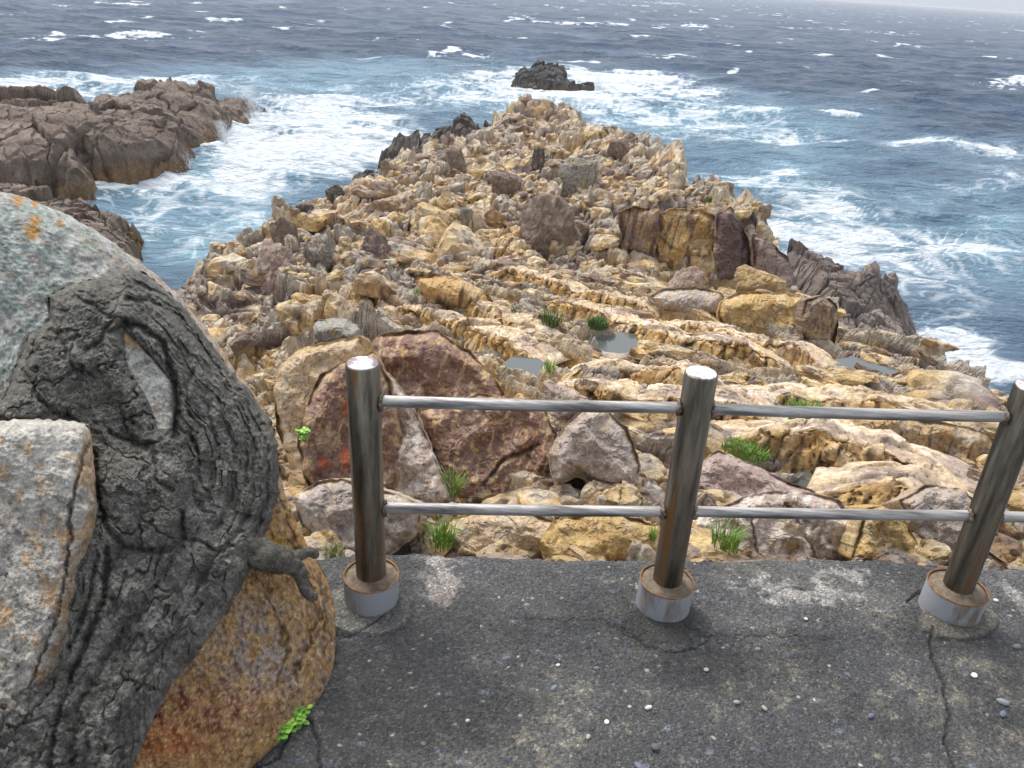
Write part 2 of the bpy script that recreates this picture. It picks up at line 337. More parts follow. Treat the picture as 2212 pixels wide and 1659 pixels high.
def build_headland(nr=1750, nc=1350):
    T = np.linspace(-.9, 1.05, nc); Y = 2.2*np.exp(np.linspace(0, 1, nr)*math.log(56/2.2))
    x = (Y[:, None]*T[None]).ravel(); y = np.repeat(Y, nc)
    P = [atY(*p) for p in HC]; fit = tps_fit([(p[0], p[1]) for p in P], [p[2] for p in P], .05)
    base = tps_eval(fit, x, y)
    rim = [tuple(atY(*p)[:2]) for p in RIM]+RIMB
    wr = .35*np.clip(y/15, .4, 2)
    d, ins, _ = polydist(x+wr*fbm(x/1.5, y/1.5, 3, 5), y+wr*fbm(x/1.5, y/1.5, 3, 6), rim)
    sd = np.where(ins, -d, d)
    farw = sm(14.5, 17.5, y+1.2*pn(x/3, y/3, 8)-.12*x); nearw = sm(8.2, 6.4, y+.8*pn(x/2, y/2, 9)-.25*x); midw = (1-farw)*(1-nearw)
    leftw = sm(-.5, -2.5, x+.12*(y-9)); midw = midw*(1-leftw); jumb = np.clip(farw+leftw*(1-nearw), 0, 1)
    # tilted strata: ridges that run from the upper left to the lower right
    ang = R_(-30); c, s = math.cos(ang), math.sin(ang)
    p = x*c+y*s; q = -x*s+y*c
    qq = q/.95+.45*pn(p/5, q/2.5, 21)+.12*pn(p/1.2, q/.7, 22); f = qq-np.floor(qq)
    ra = .25+.35*h01(hsh(np.floor(qq).astype(np.int64), np.floor(p/3.3+.7*np.floor(qq)).astype(np.int64)*0, seed=4))
    q2 = q/.3+.5*pn(p/2.5, q/1.2, 23); f2 = q2-np.floor(q2)
    strat = ra*1.0*sm(-.5, .15, pn(p/3.1, qq*.6, 24))*ridge_profile(f)+.09*ridge_profile(f2)
    b1, e1, H1 = blocks(x, y, 1.55, 101, .5, 1.2, .3, 1.3, .10, .05, 1., .10)
    b2, e2, H2 = blocks(x, y, .62, 102, .9, 1.3, .3, 1.0, .10, .06, 2.2, .16)
    b3, e3, H3 = blocks(x, y, .25, 103, .3, 1.25, .3, 1.0, .12, .08, 1.3, .18)
    b4, e4, H4 = blocks(x, y, .10, 104, .3, 1.2, .3, .8, .18, .1)
    s1_, es, Hs = blocks(x, y, .42, 105, ang, 2.2, .35, .8, .12, .07, 1., .14)
    s2_, es2, Hs2 = blocks(x, y, .17, 106, ang+.4, 1.3, .35, .8, .12, .08, 1., .16)
    det = sm(30, 12, y)
    zj = .34*b1+.46*b2+.42*b3+.40*b4*det
    stand = h01(H2, 9)**6*.3*sm(.05, .4, e2)*farw; zj += stand
    lump = fbm(x/2.4, y/2.4, 3, 31); zj += .35*lump*farw
    zm = strat+.22*s1_+.26*s2_+.3*b4+.05*b1
    zn = .12*b1+.24*b2+.2*b3+.25*b4+.05*fbm(x/.3, y/.3, 3, 33)
    z = base+jumb*zj+midw*zm+np.clip(1-jumb-midw, 0, 1)*zn
    sand = sm(.15, .5, fbm(x/2.2, y/1.6, 3, 35)+.1)*farw; z = lerp(z, base+.25*lump+.25*zj, sand*.75)
    z += .02*fbm(x/.12, y/.12, 3, 36)
    # cliff down to the sea beyond the rim
    drop = np.where(sd > 0, 2.6*sd+.9*np.minimum(sd, 1), 0)
    bl, el, Hl = blocks(x, y, 1.1, 107, .2, 1., .3, .8, .2, .06)
    z = z-drop+np.where(sd > 0, .7*bl*sm(0, 1, sd), 0)
    z = np.maximum(z, -1.5-.05*sd)
    pools = []
    for px, py, rx, ry in POOLS:
        Yg = np.interp(py, [600, 700, 800, 900, 1000, 1100, 1190], [15, 11.8, 9.3, 7.4, 6.0, 4.9, 3.95])
        for _ in range(12):
            g = atY(px, py, Yg); zb = tps_eval(fit, np.array([g[0]]), np.array([g[1]]))[0]+(-.04 if py > 900 else .12); g2 = atz(px, py, zb); Yg = .5*Yg+.5*g2[1]
        lv = zb; w_ = patch_w(x, y, px, py, rx, ry, lv, 1.6); wf = patch_w(x, y, px, py+ry*1.6, rx*1.1, ry*1.5, lv, 1.6); z = np.minimum(z, lerp(z, lv+.10, sm(.2, .6, wf)))
        z = lerp(z, lv-.09+.05*fbm(x/.3, y/.3, 3, 37), sm(.25, .62, w_+.25*fbm(x/.5, y/.5, 3, 38))); pools.append((px, py, rx, ry, lv))
    z = np.where(y < 3.3, np.minimum(z, 9.6), z)
    X, Yv = x+.0*x, y
    dz = z.reshape(nr, nc); gy = np.gradient(dz, axis=0)/np.gradient(Y)[:, None]; gx = np.gradient(dz, axis=1)/(Y[:, None]*(T[1]-T[0])); gy = gy-gx*T[None]*0
    nzv = (1/np.sqrt(1+gx**2+gy**2)).ravel()
    k = np.clip(y/25, .25, 1.5)
    hd = .16*k
    X = x+hd*fbm3(x/(.5*k+.2), y/(.5*k+.2), z/(.22*k+.08), 3, 61); Yv = y+hd*fbm3(x/(.5*k+.2)+9, y/(.5*k+.2), z/(.22*k+.08), 3, 62)
    ee = np.where(midw > .5, np.minimum(es, 1), e2); HH = np.where(jumb > .5, H2, np.where(midw > .5, Hs, H1))
    col = pal_rock(x, y, z, nzv, ee, HH, farw)
    B = dz.copy()
    for k_ in (1, 2, 4, 7): B = .25*(np.roll(B, k_, 0)+np.roll(B, -k_, 0)+np.roll(B, k_, 1)+np.roll(B, -k_, 1))
    cv = ((dz-B).ravel())/(y*.0035)
    n5 = fbm(x/.5, y/.5, 3, 47)
    tread = midw*sm(.12, .3, f)*sm(.95, .6, f)
    col = mixc(col, (.74, .64, .50), tread*sm(-.2, .45, n5)*.5)
    col = mixc(col, (.60, .38, .14), midw*sm(.2, .05, f)*sm(-.4, .2, n5)*.7)
    col = mixc(col, (.25, .17, .13), midw*sm(.16, .04, f)*sm(.1, .4, fbm(p/.5, q/3, 3, 48))*.8)
    col = mixc(col, (.80, .71, .57), sm(.3, 1.5, cv+.7*n5)*.6)                      # worn pale edges
    col = mixc(col, (.66, .50, .31), sand*.6)
    col = mixc(col, (.24, .20, .18), (1-jumb-midw).clip(0, 1)*sm(.0, .4, fbm(x/.6, y/.6, 3, 45))*.55)
    col = mixc(col, (.10, .085, .075), sm(3.2, 1.6, z+.5*fbm(x/1, y/1, 2, 39))*.85)
    o = mk('headland_ground', np.stack([X, Yv, z], -1), gridf(nr, nc), MROCK, col, smooth=False); tag(o, kind='structure')
    FLD.update(x=x, y=y, z=z, jumb=jumb, midw=midw, f=f, sand=sand, sd=sd, Y=Y, T=T, nc=nc, ang=ang, qq=qq)
    def zat(xx, yy):
        j = np.interp(yy, Y, np.arange(nr)); i = np.interp(xx/yy, T, np.arange(nc)); return dz[int(round(float(j))), int(round(float(i)))]
    return o, zat, pools, fit
def hit(px, py, zat, y0=2.4, y1=56):
    """where the line of sight of a point meets the headland"""
    for Yy in np.exp(np.linspace(math.log(y0), math.log(y1), 900)):
        g = atY(px, py, Yy)
        if g[2] <= zat(g[0], Yy): return g
    return atY(px, py, y1)

def outcrop(name, label, cat, ctrl, rim, yr, tr, nr, nc, seed, pal, sizes=(3, 1.2, .5), amp=.5, drop=2.2, group=None, tiltang=.3, aniso=1.5):
    """a rock mass of its own in the sea: ctrl (px,py,Y), rim (px,py,z)"""
    T = np.linspace(tr[0], tr[1], nc); Y = yr[0]*np.exp(np.linspace(0, 1, nr)*math.log(yr[1]/yr[0]))
    x = (Y[:, None]*T[None]).ravel(); y = np.repeat(Y, nc)
    pt = lambda p: atz(*p) if p[2] < 10 else atY(*p)
    P = [pt(p) for p in ctrl]; fit = tps_fit([(p[0], p[1]) for p in P], [p[2] for p in P], .05)
    base = tps_eval(fit, x, y); rm = [tuple(pt(p)[:2]) for p in rim]
    wr = sizes[1]*.4
    d, ins, _ = polydist(x+wr*fbm(x/1.5, y/1.5, 3, seed+5), y+wr*fbm(x/1.5, y/1.5, 3, seed+6), rm); sd = np.where(ins, -d, d)
    z = base.copy(); H0 = e0 = None
    for k, s_ in enumerate(sizes):
        b, e, H = blocks(x, y, s_, seed+k*3, tiltang+.3*k, aniso, .2, .9, .22 if k < 2 else .2, .035 if k < 2 else .07, 1., .09 if k < 2 else .2); z += amp*b*(1 if k else .8)
        if k == 0: H0, e0 = H, e
        if k == 1: H1, e1 = H, e
    z += .05*sizes[0]*fbm(x/sizes[2], y/sizes[2], 4, seed+9)*.6
    z = z-np.where(sd > 0, drop*sd, 0); z = np.maximum(z, -1.2)
    dz = z.reshape(nr, nc); gy = np.gradient(dz, axis=0)/np.gradient(Y)[:, None]; gx = np.gradient(dz, axis=1)/(Y[:, None]*(T[1]-T[0]))
    nzv = (1/np.sqrt(1+gx**2+gy**2)).ravel()
    X = x+.12*sizes[2]*fbm3(x, y, z, 2, 61)*4*(1-nzv); Yv = y+.12*sizes[2]*fbm3(x+9, y, z, 2, 62)*4*(1-nzv)
    n1 = fbm(x/3, y/3+z, 4, seed+20); n2 = fbm(x/.8, y/.8+z/.8, 4, seed+21)
    c = np.repeat(C_(*pal[0])[None], len(x), 0); c = mixc(c, pal[1], sm(-.25, .4, n1)); c = mixc(c, pal[2], sm(.1, .5, n2+.3*n1)*.6)
    c = c*(1+.3*(h01(H0, 6)-.5)+.2*(h01(H1, 6)-.5)+.2*n2)[:, None]
    wet = sm(pal[4], pal[4]*.3, z+.4*n1); c = mixc(c, pal[3], wet*.85)
    c = mixc(c, (.05, .04, .035), np.exp(-(np.minimum(e0, e1*1.2)/.03)**2)*.65)
    keep = (dz > -1.15)
    Fc = gridf(nr, nc); kf = keep.ravel()[Fc].any(1); Fc = Fc[kf]
    us = np.unique(Fc); rm_ = np.full(nr*nc, -1); rm_[us] = np.arange(len(us))
    o = mk(name, np.stack([X, Yv, z], -1)[us], rm_[Fc], MROCK, c[us], smooth=False); tag(o, label, cat, group); return o
FAST = 0
sea = build_sea(*((700, 600) if FAST else (1400, 1150)))
headland, zat, pools, hfit = build_headland(*((900, 750) if FAST else (1750, 1350)))
# ---------------------------------------------------------------- rock masses standing in the sea
DG = [(.13, .11, .10), (.21, .175, .15), (.09, .08, .08), (.17, .115, .06), 1.4]
BR = [(.19, .145, .115), (.30, .235, .185), (.11, .09, .08), (.24, .15, .075), 1.3]
outcrop('rock_outcrop', 'long cracked grey brown rock mass at the far left with waves breaking along its foot', 'rock outcrop',
  [(170,420,.4),(0,428,.4),(265,385,.4),(390,368,.3),(455,322,.3),(470,298,.3),(525,280,.3),(565,240,.3),(-200,440,.5),
   (180,370,1.3),(60,330,2.1),(0,350,1.7),(250,340,1.6),(370,330,1.4),(430,285,1.6),(100,262,3.),(0,240,3.4),(250,250,2.9),(350,240,2.8),(440,230,2.3),(500,225,1.8),
   (0,212,2.9),(100,218,2.8),(200,211,2.9),(250,208,2.8),(300,198,3.1),(320,194,3.1),(450,198,2.7),(490,202,2.3),(550,214,1.5),(-200,225,3.0)],
  [(-300,440,0),(0,428,0),(60,424,0),(172,422,0),(160,385,0),(265,388,0),(390,370,0),(385,348,0),(450,326,0),(470,298,0),(462,280,.3),(525,284,0),(525,262,0),(560,246,0),(568,222,.8),
   (545,206,1.6),(490,196,2.6),(450,190,2.9),(320,184,3.3),(300,184,3.3),(290,198,3.1),(215,200,3.2),(195,208,3.3),(100,210,3.4),(0,198,3.6),(-300,200,3.6)],
  (38, 90), (-.85, -.2), 700, 560, 300, BR, (6.5, 2.4, .8), .17, 2.4, tiltang=1.25, aniso=1.7)
outcrop('rock_outcrop', 'low dark jointed rock just behind the lichen covered boulder', 'rock outcrop',
  [(100,430,1.3),(160,442,1.5),(230,464,1.5),(265,482,1.2),(280,502,.7),(288,532,.3),(100,520,2.),(200,560,1.8),(0,440,1.6),(0,600,2),(150,470,1.9)],
  [(-200,420,1),(60,424,1),(110,428,1.2),(160,440,1.4),(230,462,1.4),(265,480,1.),(282,500,.5),(290,532,0),(280,640,0),(60,760,1),(-200,700,1)],
  (24, 46), (-.72, -.35), 420, 360, 330, BR, (2.4, .9, .35), .3, 2.4, tiltang=1.1, aniso=1.6)
outcrop('rock_shelf', 'blackish rock shelf with a blunt peak left of the headland, swept by white water', 'rock shelf',
  [(825,395,.3),(835,364,.3),(850,346,.4),(862,300,2.4),(900,296,2.6),(940,294,2.8),(965,272,3.6),(990,258,4.2),(1010,266,3.8),(1040,288,2.4),(900,330,2.2),(950,346,.9),(880,372,.6),(850,386,.5),(950,400,1.2),(1080,340,2),(1060,300,1.6),(780,405,.5)],
  [(770,412,.2),(825,392,0),(835,362,0),(850,346,.2),(850,308,1.5),(870,298,2.1),(932,292,2.4),(975,264,3.4),(1000,260,3.6),(1034,282,2.4),(1080,286,1.5),(1100,340,2),(960,440,2),(760,450,1)],
  (38, 72), (-.32, .02), 420, 420, 340, DG, (2.8, 1.2, .45), .4, 2.6, tiltang=.2, aniso=1.5)
outcrop('sea_stack', 'black block of rock standing alone in the surf beyond the tip of the headland', 'sea rock',
  [(1112,186,.2),(1150,190,.3),(1200,188,.6),(1228,186,.4),(1122,166,105),(1140,153,106),(1165,137,108),(1185,135,108),(1217,134,108),(1220,160,105.5),(1205,172,105),(1170,172,105),(1225,180,104),
   (1190,184,1.2),(1240,181,1.2),(1272,184,1.1),(1274,200,.2),(1235,202,.2),(1195,197,.2)],
  [(1108,186,0),(1125,190,0),(1190,196,0),(1225,204,0),(1275,200,0),(1281,186,.6),(1245,178,.9),(1226,178,1.),(1221,134,108.2),(1162,134,108.4),(1140,150,107),(1120,164,105.5)],
  (92, 118), (-.06, .18), 420, 420, 360, [(.075, .07, .072), (.12, .108, .10), (.05, .048, .05), (.16, .11, .07), 1.0], (3.2, 1.5, .6), .22, 5, tiltang=.2, aniso=1.3)
outcrop('reef', 'dark knobbly reef along the right foot of the headland', 'reef',
  [(1700,530,1.2),(1740,562,1.6),(1790,580,1.3),(1850,590,2.2),(1880,588,2.6),(1930,618,2.),(1946,640,1.2),(1952,705,.3),(1900,680,1.7),(1850,640,1.4),(1800,620,1.0),(1975,750,.4),(1940,740,1.0),(1880,770,1.5),(1992,790,.2),(1900,810,1.),(1800,740,1.6)],
  [(1680,510,.8),(1740,550,1.),(1800,578,1.),(1855,584,1.6),(1895,584,2.),(1935,606,1.5),(1952,640,.6),(1952,705,0),(1978,748,0),(2000,795,0),(2030,840,.3),(1850,850,.5),(1760,700,.8)],
  (22, 46), (.34, .68), 480, 400, 370, [(.20, .165, .145), (.30, .24, .205), (.14, .115, .105), (.12, .09, .065), 0.8], (1.7, .75, .3), .28, 2.2, tiltang=.6, aniso=1.2)

# ---------------------------------------------------------------- loose boulders on the headland
def ico(n):
    import bmesh
    bm = bmesh.new(); bmesh.ops.create_icosphere(bm, subdivisions=n, radius=1)
    V = np.array([v.co[:] for v in bm.verts]); Fc = np.array([[v.index for v in f.verts] for f in bm.faces]); bm.free(); return V, Fc
ICO5 = ico(6)


# ---------------------------------------------------------------- long ledges of tilted strata
LEDGES = [([(1040,573),(1120,588),(1185,605),(1297,637),(1429,652)], .26, .55, 'highest pale ledge running from the middle towards the foot of the streaked cliff'),
 ([(1170,630),(1258,660),(1371,695),(1454,725),(1600,745),(1722,762)], .30, .6, 'long ledge with a whitish top ending above the right tide pool'),
 ([(892,626),(990,650),(1087,680),(1150,702)], .34, .7, 'short golden ledge at the centre with grass in its cleft'),
 ([(1205,688),(1290,704),(1400,738),(1500,762),(1722,800),(1950,848)], .30, .55, 'longest ledge, running behind the middle post to the right pool'),
 ([(1215,772),(1331,788),(1478,810),(1600,826)], .24, .5, 'ledge just behind the long tide pool, left of the middle post'),
 ([(1150,802),(1234,822),(1371,856),(1478,866),(1600,878),(1750,900)], .36, .65, 'golden ledge directly above the upper rail at the middle post'),
 ([(1400,682),(1567,717),(1687,745),(1800,768)], .30, .6, 'ledge below the squared golden block on the right'),
 ([(1500,903),(1627,921),(1727,941),(1847,960),(2000,985),(2100,1012)], .28, .6, 'ledge under the upper rail between the middle and third posts'),
 ([(800,650),(900,670),(1000,698),(1100,733),(1170,752)], .30, .6, 'ledge above the small tide pool, left of the centre'),
 ([(1560,838),(1700,848),(1850,866),(2000,880),(2110,905)], .24, .6, 'ledge running just above the upper rail to the third post'),
 ([(1750,1010),(1880,1030),(2010,1060),(2130,1090)], .24, .6, 'low pale ledge between the two rails at the third post')]
LEDGE_XY = []
def ledge(i, pts, H, W, label):
    lift = .14 if 'longest' in label else .36
    H *= 1.25; W *= .85
    w3 = []
    for p in pts: g = hit(p[0], p[1], lambda a, b: float(tps_eval(hfit, np.array([a]), np.array([b]))[0])+lift); w3.append(g)
    w3 = np.array(w3); LEDGE_XY.append(w3); sg = np.r_[0, np.cumsum(np.linalg.norm(np.diff(w3, axis=0), axis=1))]
    n = int(sg[-1]/.018)+2; t = np.linspace(0, sg[-1], n); C0 = np.stack([np.interp(t, sg, w3[:, k]) for k in range(3)], -1)
    for _ in range(25): C0[1:-1] = .5*C0[1:-1]+.25*(C0[2:]+C0[:-2])
    tg = np.gradient(C0[:, :2], axis=0); tg /= np.linalg.norm(tg, axis=1)[:, None]; bk = np.stack([-tg[:, 1], tg[:, 0]], -1)
    # section, from the foot of the riser over the crest to the back of the tread
    m = 64; s_ = np.linspace(0, 1, m); oy = np.interp(s_, [0, .35, .42, .9, 1], [-.14, 0, .03, W, W+.05]); oz = np.interp(s_, [0, .35, .42, .9, 1], [-H*1.6, -.03, 0, -.06-.1*H, -.9*H])
    for _ in range(3): oy[1:-1] = .5*oy[1:-1]+.25*(oy[2:]+oy[:-2]); oz[1:-1] = .5*oz[1:-1]+.25*(oz[2:]+oz[:-2])
    T, S = np.repeat(t, m), np.tile(s_, n); taper = np.clip(np.minimum(T, sg[-1]-T)/.7, 0, 1)**.6
    a = T+i*37.; wv = .10*fbm(a/.7, a*0+i, 3, 71)
    wv2 = wv+.35*H*.7*(fbm(a/1.1, a*0+i+5, 3, 72)); 
    b, e, Hh = blocks(a, S*1.1*W*2, .42, 73+i, 0, 1.1, .25, .8, .12, .06, 1., .06); b2, e2, H2 = blocks(a, S*W*2, .16, 74+i, 0, 1.1, .3, .9, .12, .07, 1., .08)
    py_, pz = np.tile(oy, n), np.tile(oz, n)
    nrm = (.26*b+.30*b2)*np.where(S > .42, .55, 1.)+.02*fbm(a/.06, S*12, 3, 75)
    ty, tz = np.gradient(oy), np.gradient(oz); ln = np.hypot(ty, tz); nyy, nzz = np.tile(-tz/ln, n), np.tile(ty/ln, n)
    ly, lz = py_+wv+nyy*nrm, (pz+wv2*sm(.1, .4, S)+nzz*nrm)
    lz = lz*taper-(1-taper)*.3
    CX_ = np.repeat(C0, m, 0); BK = np.repeat(bk, m, 0)
    V = np.stack([CX_[:, 0]+BK[:, 0]*ly, CX_[:, 1]+BK[:, 1]*ly, CX_[:, 2]+lz], -1)
    V += .014*np.stack([fbm3(V[:, 0]/.2, V[:, 1]/.2, V[:, 2]/.1, 3, 76), fbm3(V[:, 0]/.2+7, V[:, 1]/.2, V[:, 2]/.1, 3, 77), np.zeros(len(V))], -1)
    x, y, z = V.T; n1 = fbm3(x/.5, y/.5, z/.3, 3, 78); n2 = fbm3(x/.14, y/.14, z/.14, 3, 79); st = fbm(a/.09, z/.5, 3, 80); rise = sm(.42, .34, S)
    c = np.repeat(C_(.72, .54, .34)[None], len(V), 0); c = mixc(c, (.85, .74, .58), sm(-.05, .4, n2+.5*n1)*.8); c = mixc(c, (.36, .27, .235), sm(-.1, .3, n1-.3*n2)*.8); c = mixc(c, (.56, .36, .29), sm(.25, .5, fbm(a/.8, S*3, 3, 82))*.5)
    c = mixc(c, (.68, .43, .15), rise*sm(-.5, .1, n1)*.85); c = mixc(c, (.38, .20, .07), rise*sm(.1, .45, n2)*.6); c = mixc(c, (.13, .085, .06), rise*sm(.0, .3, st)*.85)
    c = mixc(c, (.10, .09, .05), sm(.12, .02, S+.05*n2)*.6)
    c = mixc(c, (.10, .07, .05), np.exp(-(np.minimum(e, e2*1.5)/.03)**2)*.5); c = c*(1+.25*(h01(Hh, 6)-.5)+.25*n2)[:, None]
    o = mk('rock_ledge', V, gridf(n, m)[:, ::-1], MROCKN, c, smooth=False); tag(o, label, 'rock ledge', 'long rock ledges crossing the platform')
for i, q in enumerate(LEDGES): ledge(i, *q)
# ---------------------------------------------------------------- bedrock blocks: the joints cut the rock into angular blocks and ledges
def block_protos(V, n, seed, box):
    rg = np.random.RandomState(seed); out = []
    for i in range(n):
        nn = rg.normal(size=(7 if box else 13, 3))
        if box: nn = np.r_[nn[:4], (np.r_[np.eye(3), -np.eye(3)])+rg.normal(size=(6, 3))*.16]
        nn /= np.linalg.norm(nn, axis=1)[:, None]; ds = rg.uniform(.6, .95, len(nn))
        q = (np.maximum(V@nn.T/ds[None], 0)**40).sum(1); out.append(V*np.minimum(q**(-1/40.), 1.3)[:, None])
    return np.array(out)
def bedrock(name, lod, nproto, picks, seed):
    """picks: rows of x, y, z, length, width, height, yaw, tilt, tone"""
    V, Fc = ico(lod); pr = np.concatenate([block_protos(V, nproto, seed, True), block_protos(V, nproto, seed+1, False)]); rg = np.random.RandomState(seed+2)
    n = len(picks); P = np.asarray(picks); Q = pr[np.where(P[:, 8] > 0, rg.randint(0, nproto, n), rg.randint(0, 2*nproto, n))].copy()
    Q *= P[:, None, 3:6]*.5
    nm = Q[:, :, 2]/np.maximum(np.linalg.norm(Q, axis=2), 1e-6)
    t = P[:, 7][:, None]; c, s_ = np.cos(t), np.sin(t); yy, zz = Q[:, :, 1]*c-Q[:, :, 2]*s_, Q[:, :, 1]*s_+Q[:, :, 2]*c
    t2 = rg.normal(size=(n, 1))*.18; c, s_ = np.cos(t2), np.sin(t2); xx = Q[:, :, 0]*c-zz*s_; zz = Q[:, :, 0]*s_+zz*c
    a = P[:, 6][:, None]; c, s_ = np.cos(a), np.sin(a)
    W = np.stack([xx*c-yy*s_+P[:, 0:1], xx*s_+yy*c+P[:, 1:2], zz+P[:, 2:3]], -1)
    R = np.repeat(P[:, 4], len(V)); W = W.reshape(-1, 3); k = np.clip(R, .12, .6)
    x, y, z = W.T
    n1 = fbm3(x/(k*1.1), y/(k*1.1), z/(k*.8), 3, seed+5); n2 = fbm3(x/(k*1.1)+31, y/(k*1.1), z/(k*.6), 3, seed+6); n3 = fbm3(x/.09, y/.09, z/.07, 2, seed+7)
    nq = np.round(fbm3(x/(k*.9)+3, y/(k*.9), z/(k*.7), 2, seed+14)*4)/4; W = W+np.stack([nq, .6*nq, -.5*nq], -1)*(k*.16)[:, None]
    n4 = fbm3(x/(k*.33), y/(k*.33), z/(k*.25), 2, seed+12); n5 = np.abs(pn3(x/(k*.8)+5, y/(k*.8), z/(k*.9), seed+13))
    W = W+np.stack([n1, n2, n1*.6-n2*.6], -1)*(k*.20)[:, None]+np.stack([n4, -n4, n4*.7], -1)*(k*.11)[:, None]
    W[:, 2] -= sm(.10, .0, n5)*k*.12
    g = fbm(x/1.6, y/1.6, 3, seed+8); stq = fbm(x/.13+y/.2, z/.8, 3, seed+9); nz = nm.ravel()
    tone = np.clip(np.repeat(rg.rand(n)*.5, len(V))+.25+.62*fbm(x/2.3, y/2.3, 3, 990), 0, 1); br = np.repeat(rg.uniform(.93, 1.08, n), len(V))
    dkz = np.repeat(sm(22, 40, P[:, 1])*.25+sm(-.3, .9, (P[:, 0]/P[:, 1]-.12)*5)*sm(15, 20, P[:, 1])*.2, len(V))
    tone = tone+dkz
    col = np.repeat(C_(.78, .55, .28)[None], len(x), 0)
    col = mixc(col, (.84, .72, .54), sm(-.15, .3, n1+.2*g)*.8)
    col = mixc(col, (.38, .29, .25), sm(.52, .64, tone)*sm(-.45, .1, n2+.25)*.85)
    col = mixc(col, (.24, .175, .15), sm(.68, .78, tone)*sm(-.5, .0, n1+.2)*.85)
    col = mixc(col, (.50, .32, .25), sm(.10, .04, tone)*.6)
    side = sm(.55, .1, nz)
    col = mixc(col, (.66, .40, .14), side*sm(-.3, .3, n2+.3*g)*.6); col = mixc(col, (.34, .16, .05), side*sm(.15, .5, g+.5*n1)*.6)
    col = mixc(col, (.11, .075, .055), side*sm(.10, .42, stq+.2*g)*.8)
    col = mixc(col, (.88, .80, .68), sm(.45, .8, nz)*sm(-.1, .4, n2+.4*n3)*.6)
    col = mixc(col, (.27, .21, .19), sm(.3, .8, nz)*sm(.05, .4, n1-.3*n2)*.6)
    col = col*(br*(1+.3*n3))[:, None]; col = mixc(col, (.09, .075, .07), sm(3., 1.5, z)*.85)
    Fa = (Fc[None]+(np.arange(n)*len(V))[:, None, None]).reshape(-1, 3)
    col = mixc(col, (.10, .07, .055), sm(.05, .0, n5)*.6)
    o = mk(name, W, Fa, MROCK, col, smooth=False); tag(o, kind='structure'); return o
def onledge(x, y):
    for w3 in LEDGE_XY:
        d, _, _ = polydist(np.array([x]), np.array([y-.22]), w3[:, :2], False)
        if d[0] < .36: return True
    return False
def scatter(seed=11):
    rg = np.random.RandomState(seed); D = FLD; nc = D['nc']; yy = D['y']; ar = yy*yy; ok = (D['sd'] < .05) & (yy > 3.2)
    idx = np.nonzero(ok)[0]; w_ = ar[idx]/ar[idx].sum(); near, far, fine = [], [], []
    pb = [(atz(px, py, lv)[:2], 1.0+.02*rx) for px, py, rx, ry, lv in pools]; pb = [(c_, r_) for c_, r_ in pb]
    pw = [(px, py, rx*1.25, ry*1.35, lv) for px, py, rx, ry, lv in pools]
    def put(i, L, W, H, yaw, tilt, tone, sink):
        x, y, z = D['x'][i], yy[i], D['z'][i]
        row = (x, y, z+H*.5-sink*H, L, W, H, yaw, tilt, tone)
        (near if y < 9 or (L > .55 and y < 24) else far if y < 21 else fine).append(row)
    for size, n, lo in ((1.05, 60, 8.5), (.62, 330, 5.5), (.36, 1350, 3.4), (.21, 3600, 3.3)):
        for i in rg.choice(idx, n, p=w_):
            y = yy[i]; 
            if y < lo or (size < .3 and y > 26): continue
            if D['sand'][i] > .5 and rg.rand() < .75: continue
            if size > .3 and D['sd'][i] > -.75*size: continue
            x = D['x'][i]; inp = False
            for px, py, rx, ry, lv in pw:
                c_ = atz(px, py, lv)
                if abs(c_[0]-x) < 1.6 and abs(c_[1]-y) < 1.6:
                    qx, qy = proj(np.array([x]), np.array([y]), np.array([lv])); 
                    if ((qx[0]-px)/rx)**2+((qy[0]-py)/ry)**2 < 1.3: inp = True
            if inp or (size > .15 and D['midw'][i] > .3 and onledge(x, y)): continue
            s = size*rg.uniform(.7, 1.3)
            if D['midw'][i] > .5:
                if size > .9: continue
                f = D['f'][i]
                if f > .62 and rg.rand() < .8: continue
                put(i, s*rg.uniform(1.3, 2.6), s*rg.uniform(.7, 1.), s*rg.uniform(.4, .6), D['ang']+rg.normal()*.06, -.10+rg.normal()*.1, 1, .70)
            elif D['jumb'][i] > .5:
                tall = rg.rand() < .3
                put(i, s*rg.uniform(.8, 1.4), s*rg.uniform(.7, 1.1), s*(rg.uniform(1.1, 1.7) if tall else rg.uniform(.45, .8)), .55+rg.normal()*(.22 if tall else .35), -.2+rg.normal()*.18, 0, .66 if rg.rand() < .8 else .45)
            else:
                put(i, s*rg.uniform(1., 1.9), s*rg.uniform(.8, 1.2), s*rg.uniform(.4, .7), rg.uniform(-1, .8), rg.normal()*.35, 0, .58)
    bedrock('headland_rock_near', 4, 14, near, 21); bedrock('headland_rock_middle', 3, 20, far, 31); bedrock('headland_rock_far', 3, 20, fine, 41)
    print('bedrock', len(near), len(far), len(fine))
scatter()
PALS = {'purple': ((.23, .165, .15), (.33, .26, .235), (.50, .36, .22)), 'gray': ((.36, .33, .29), (.24, .225, .20), (.52, .35, .15)),
        'ochre': ((.60, .42, .21), (.50, .33, .14), (.30, .22, .17)), 'dark': ((.10, .085, .08), (.17, .14, .125), (.22, .16, .11)),
        'pink': ((.47, .34, .28), (.38, .29, .25), (.60, .45, .30)), 'brown': ((.26, .19, .15), (.36, .27, .21), (.18, .13, .11))}
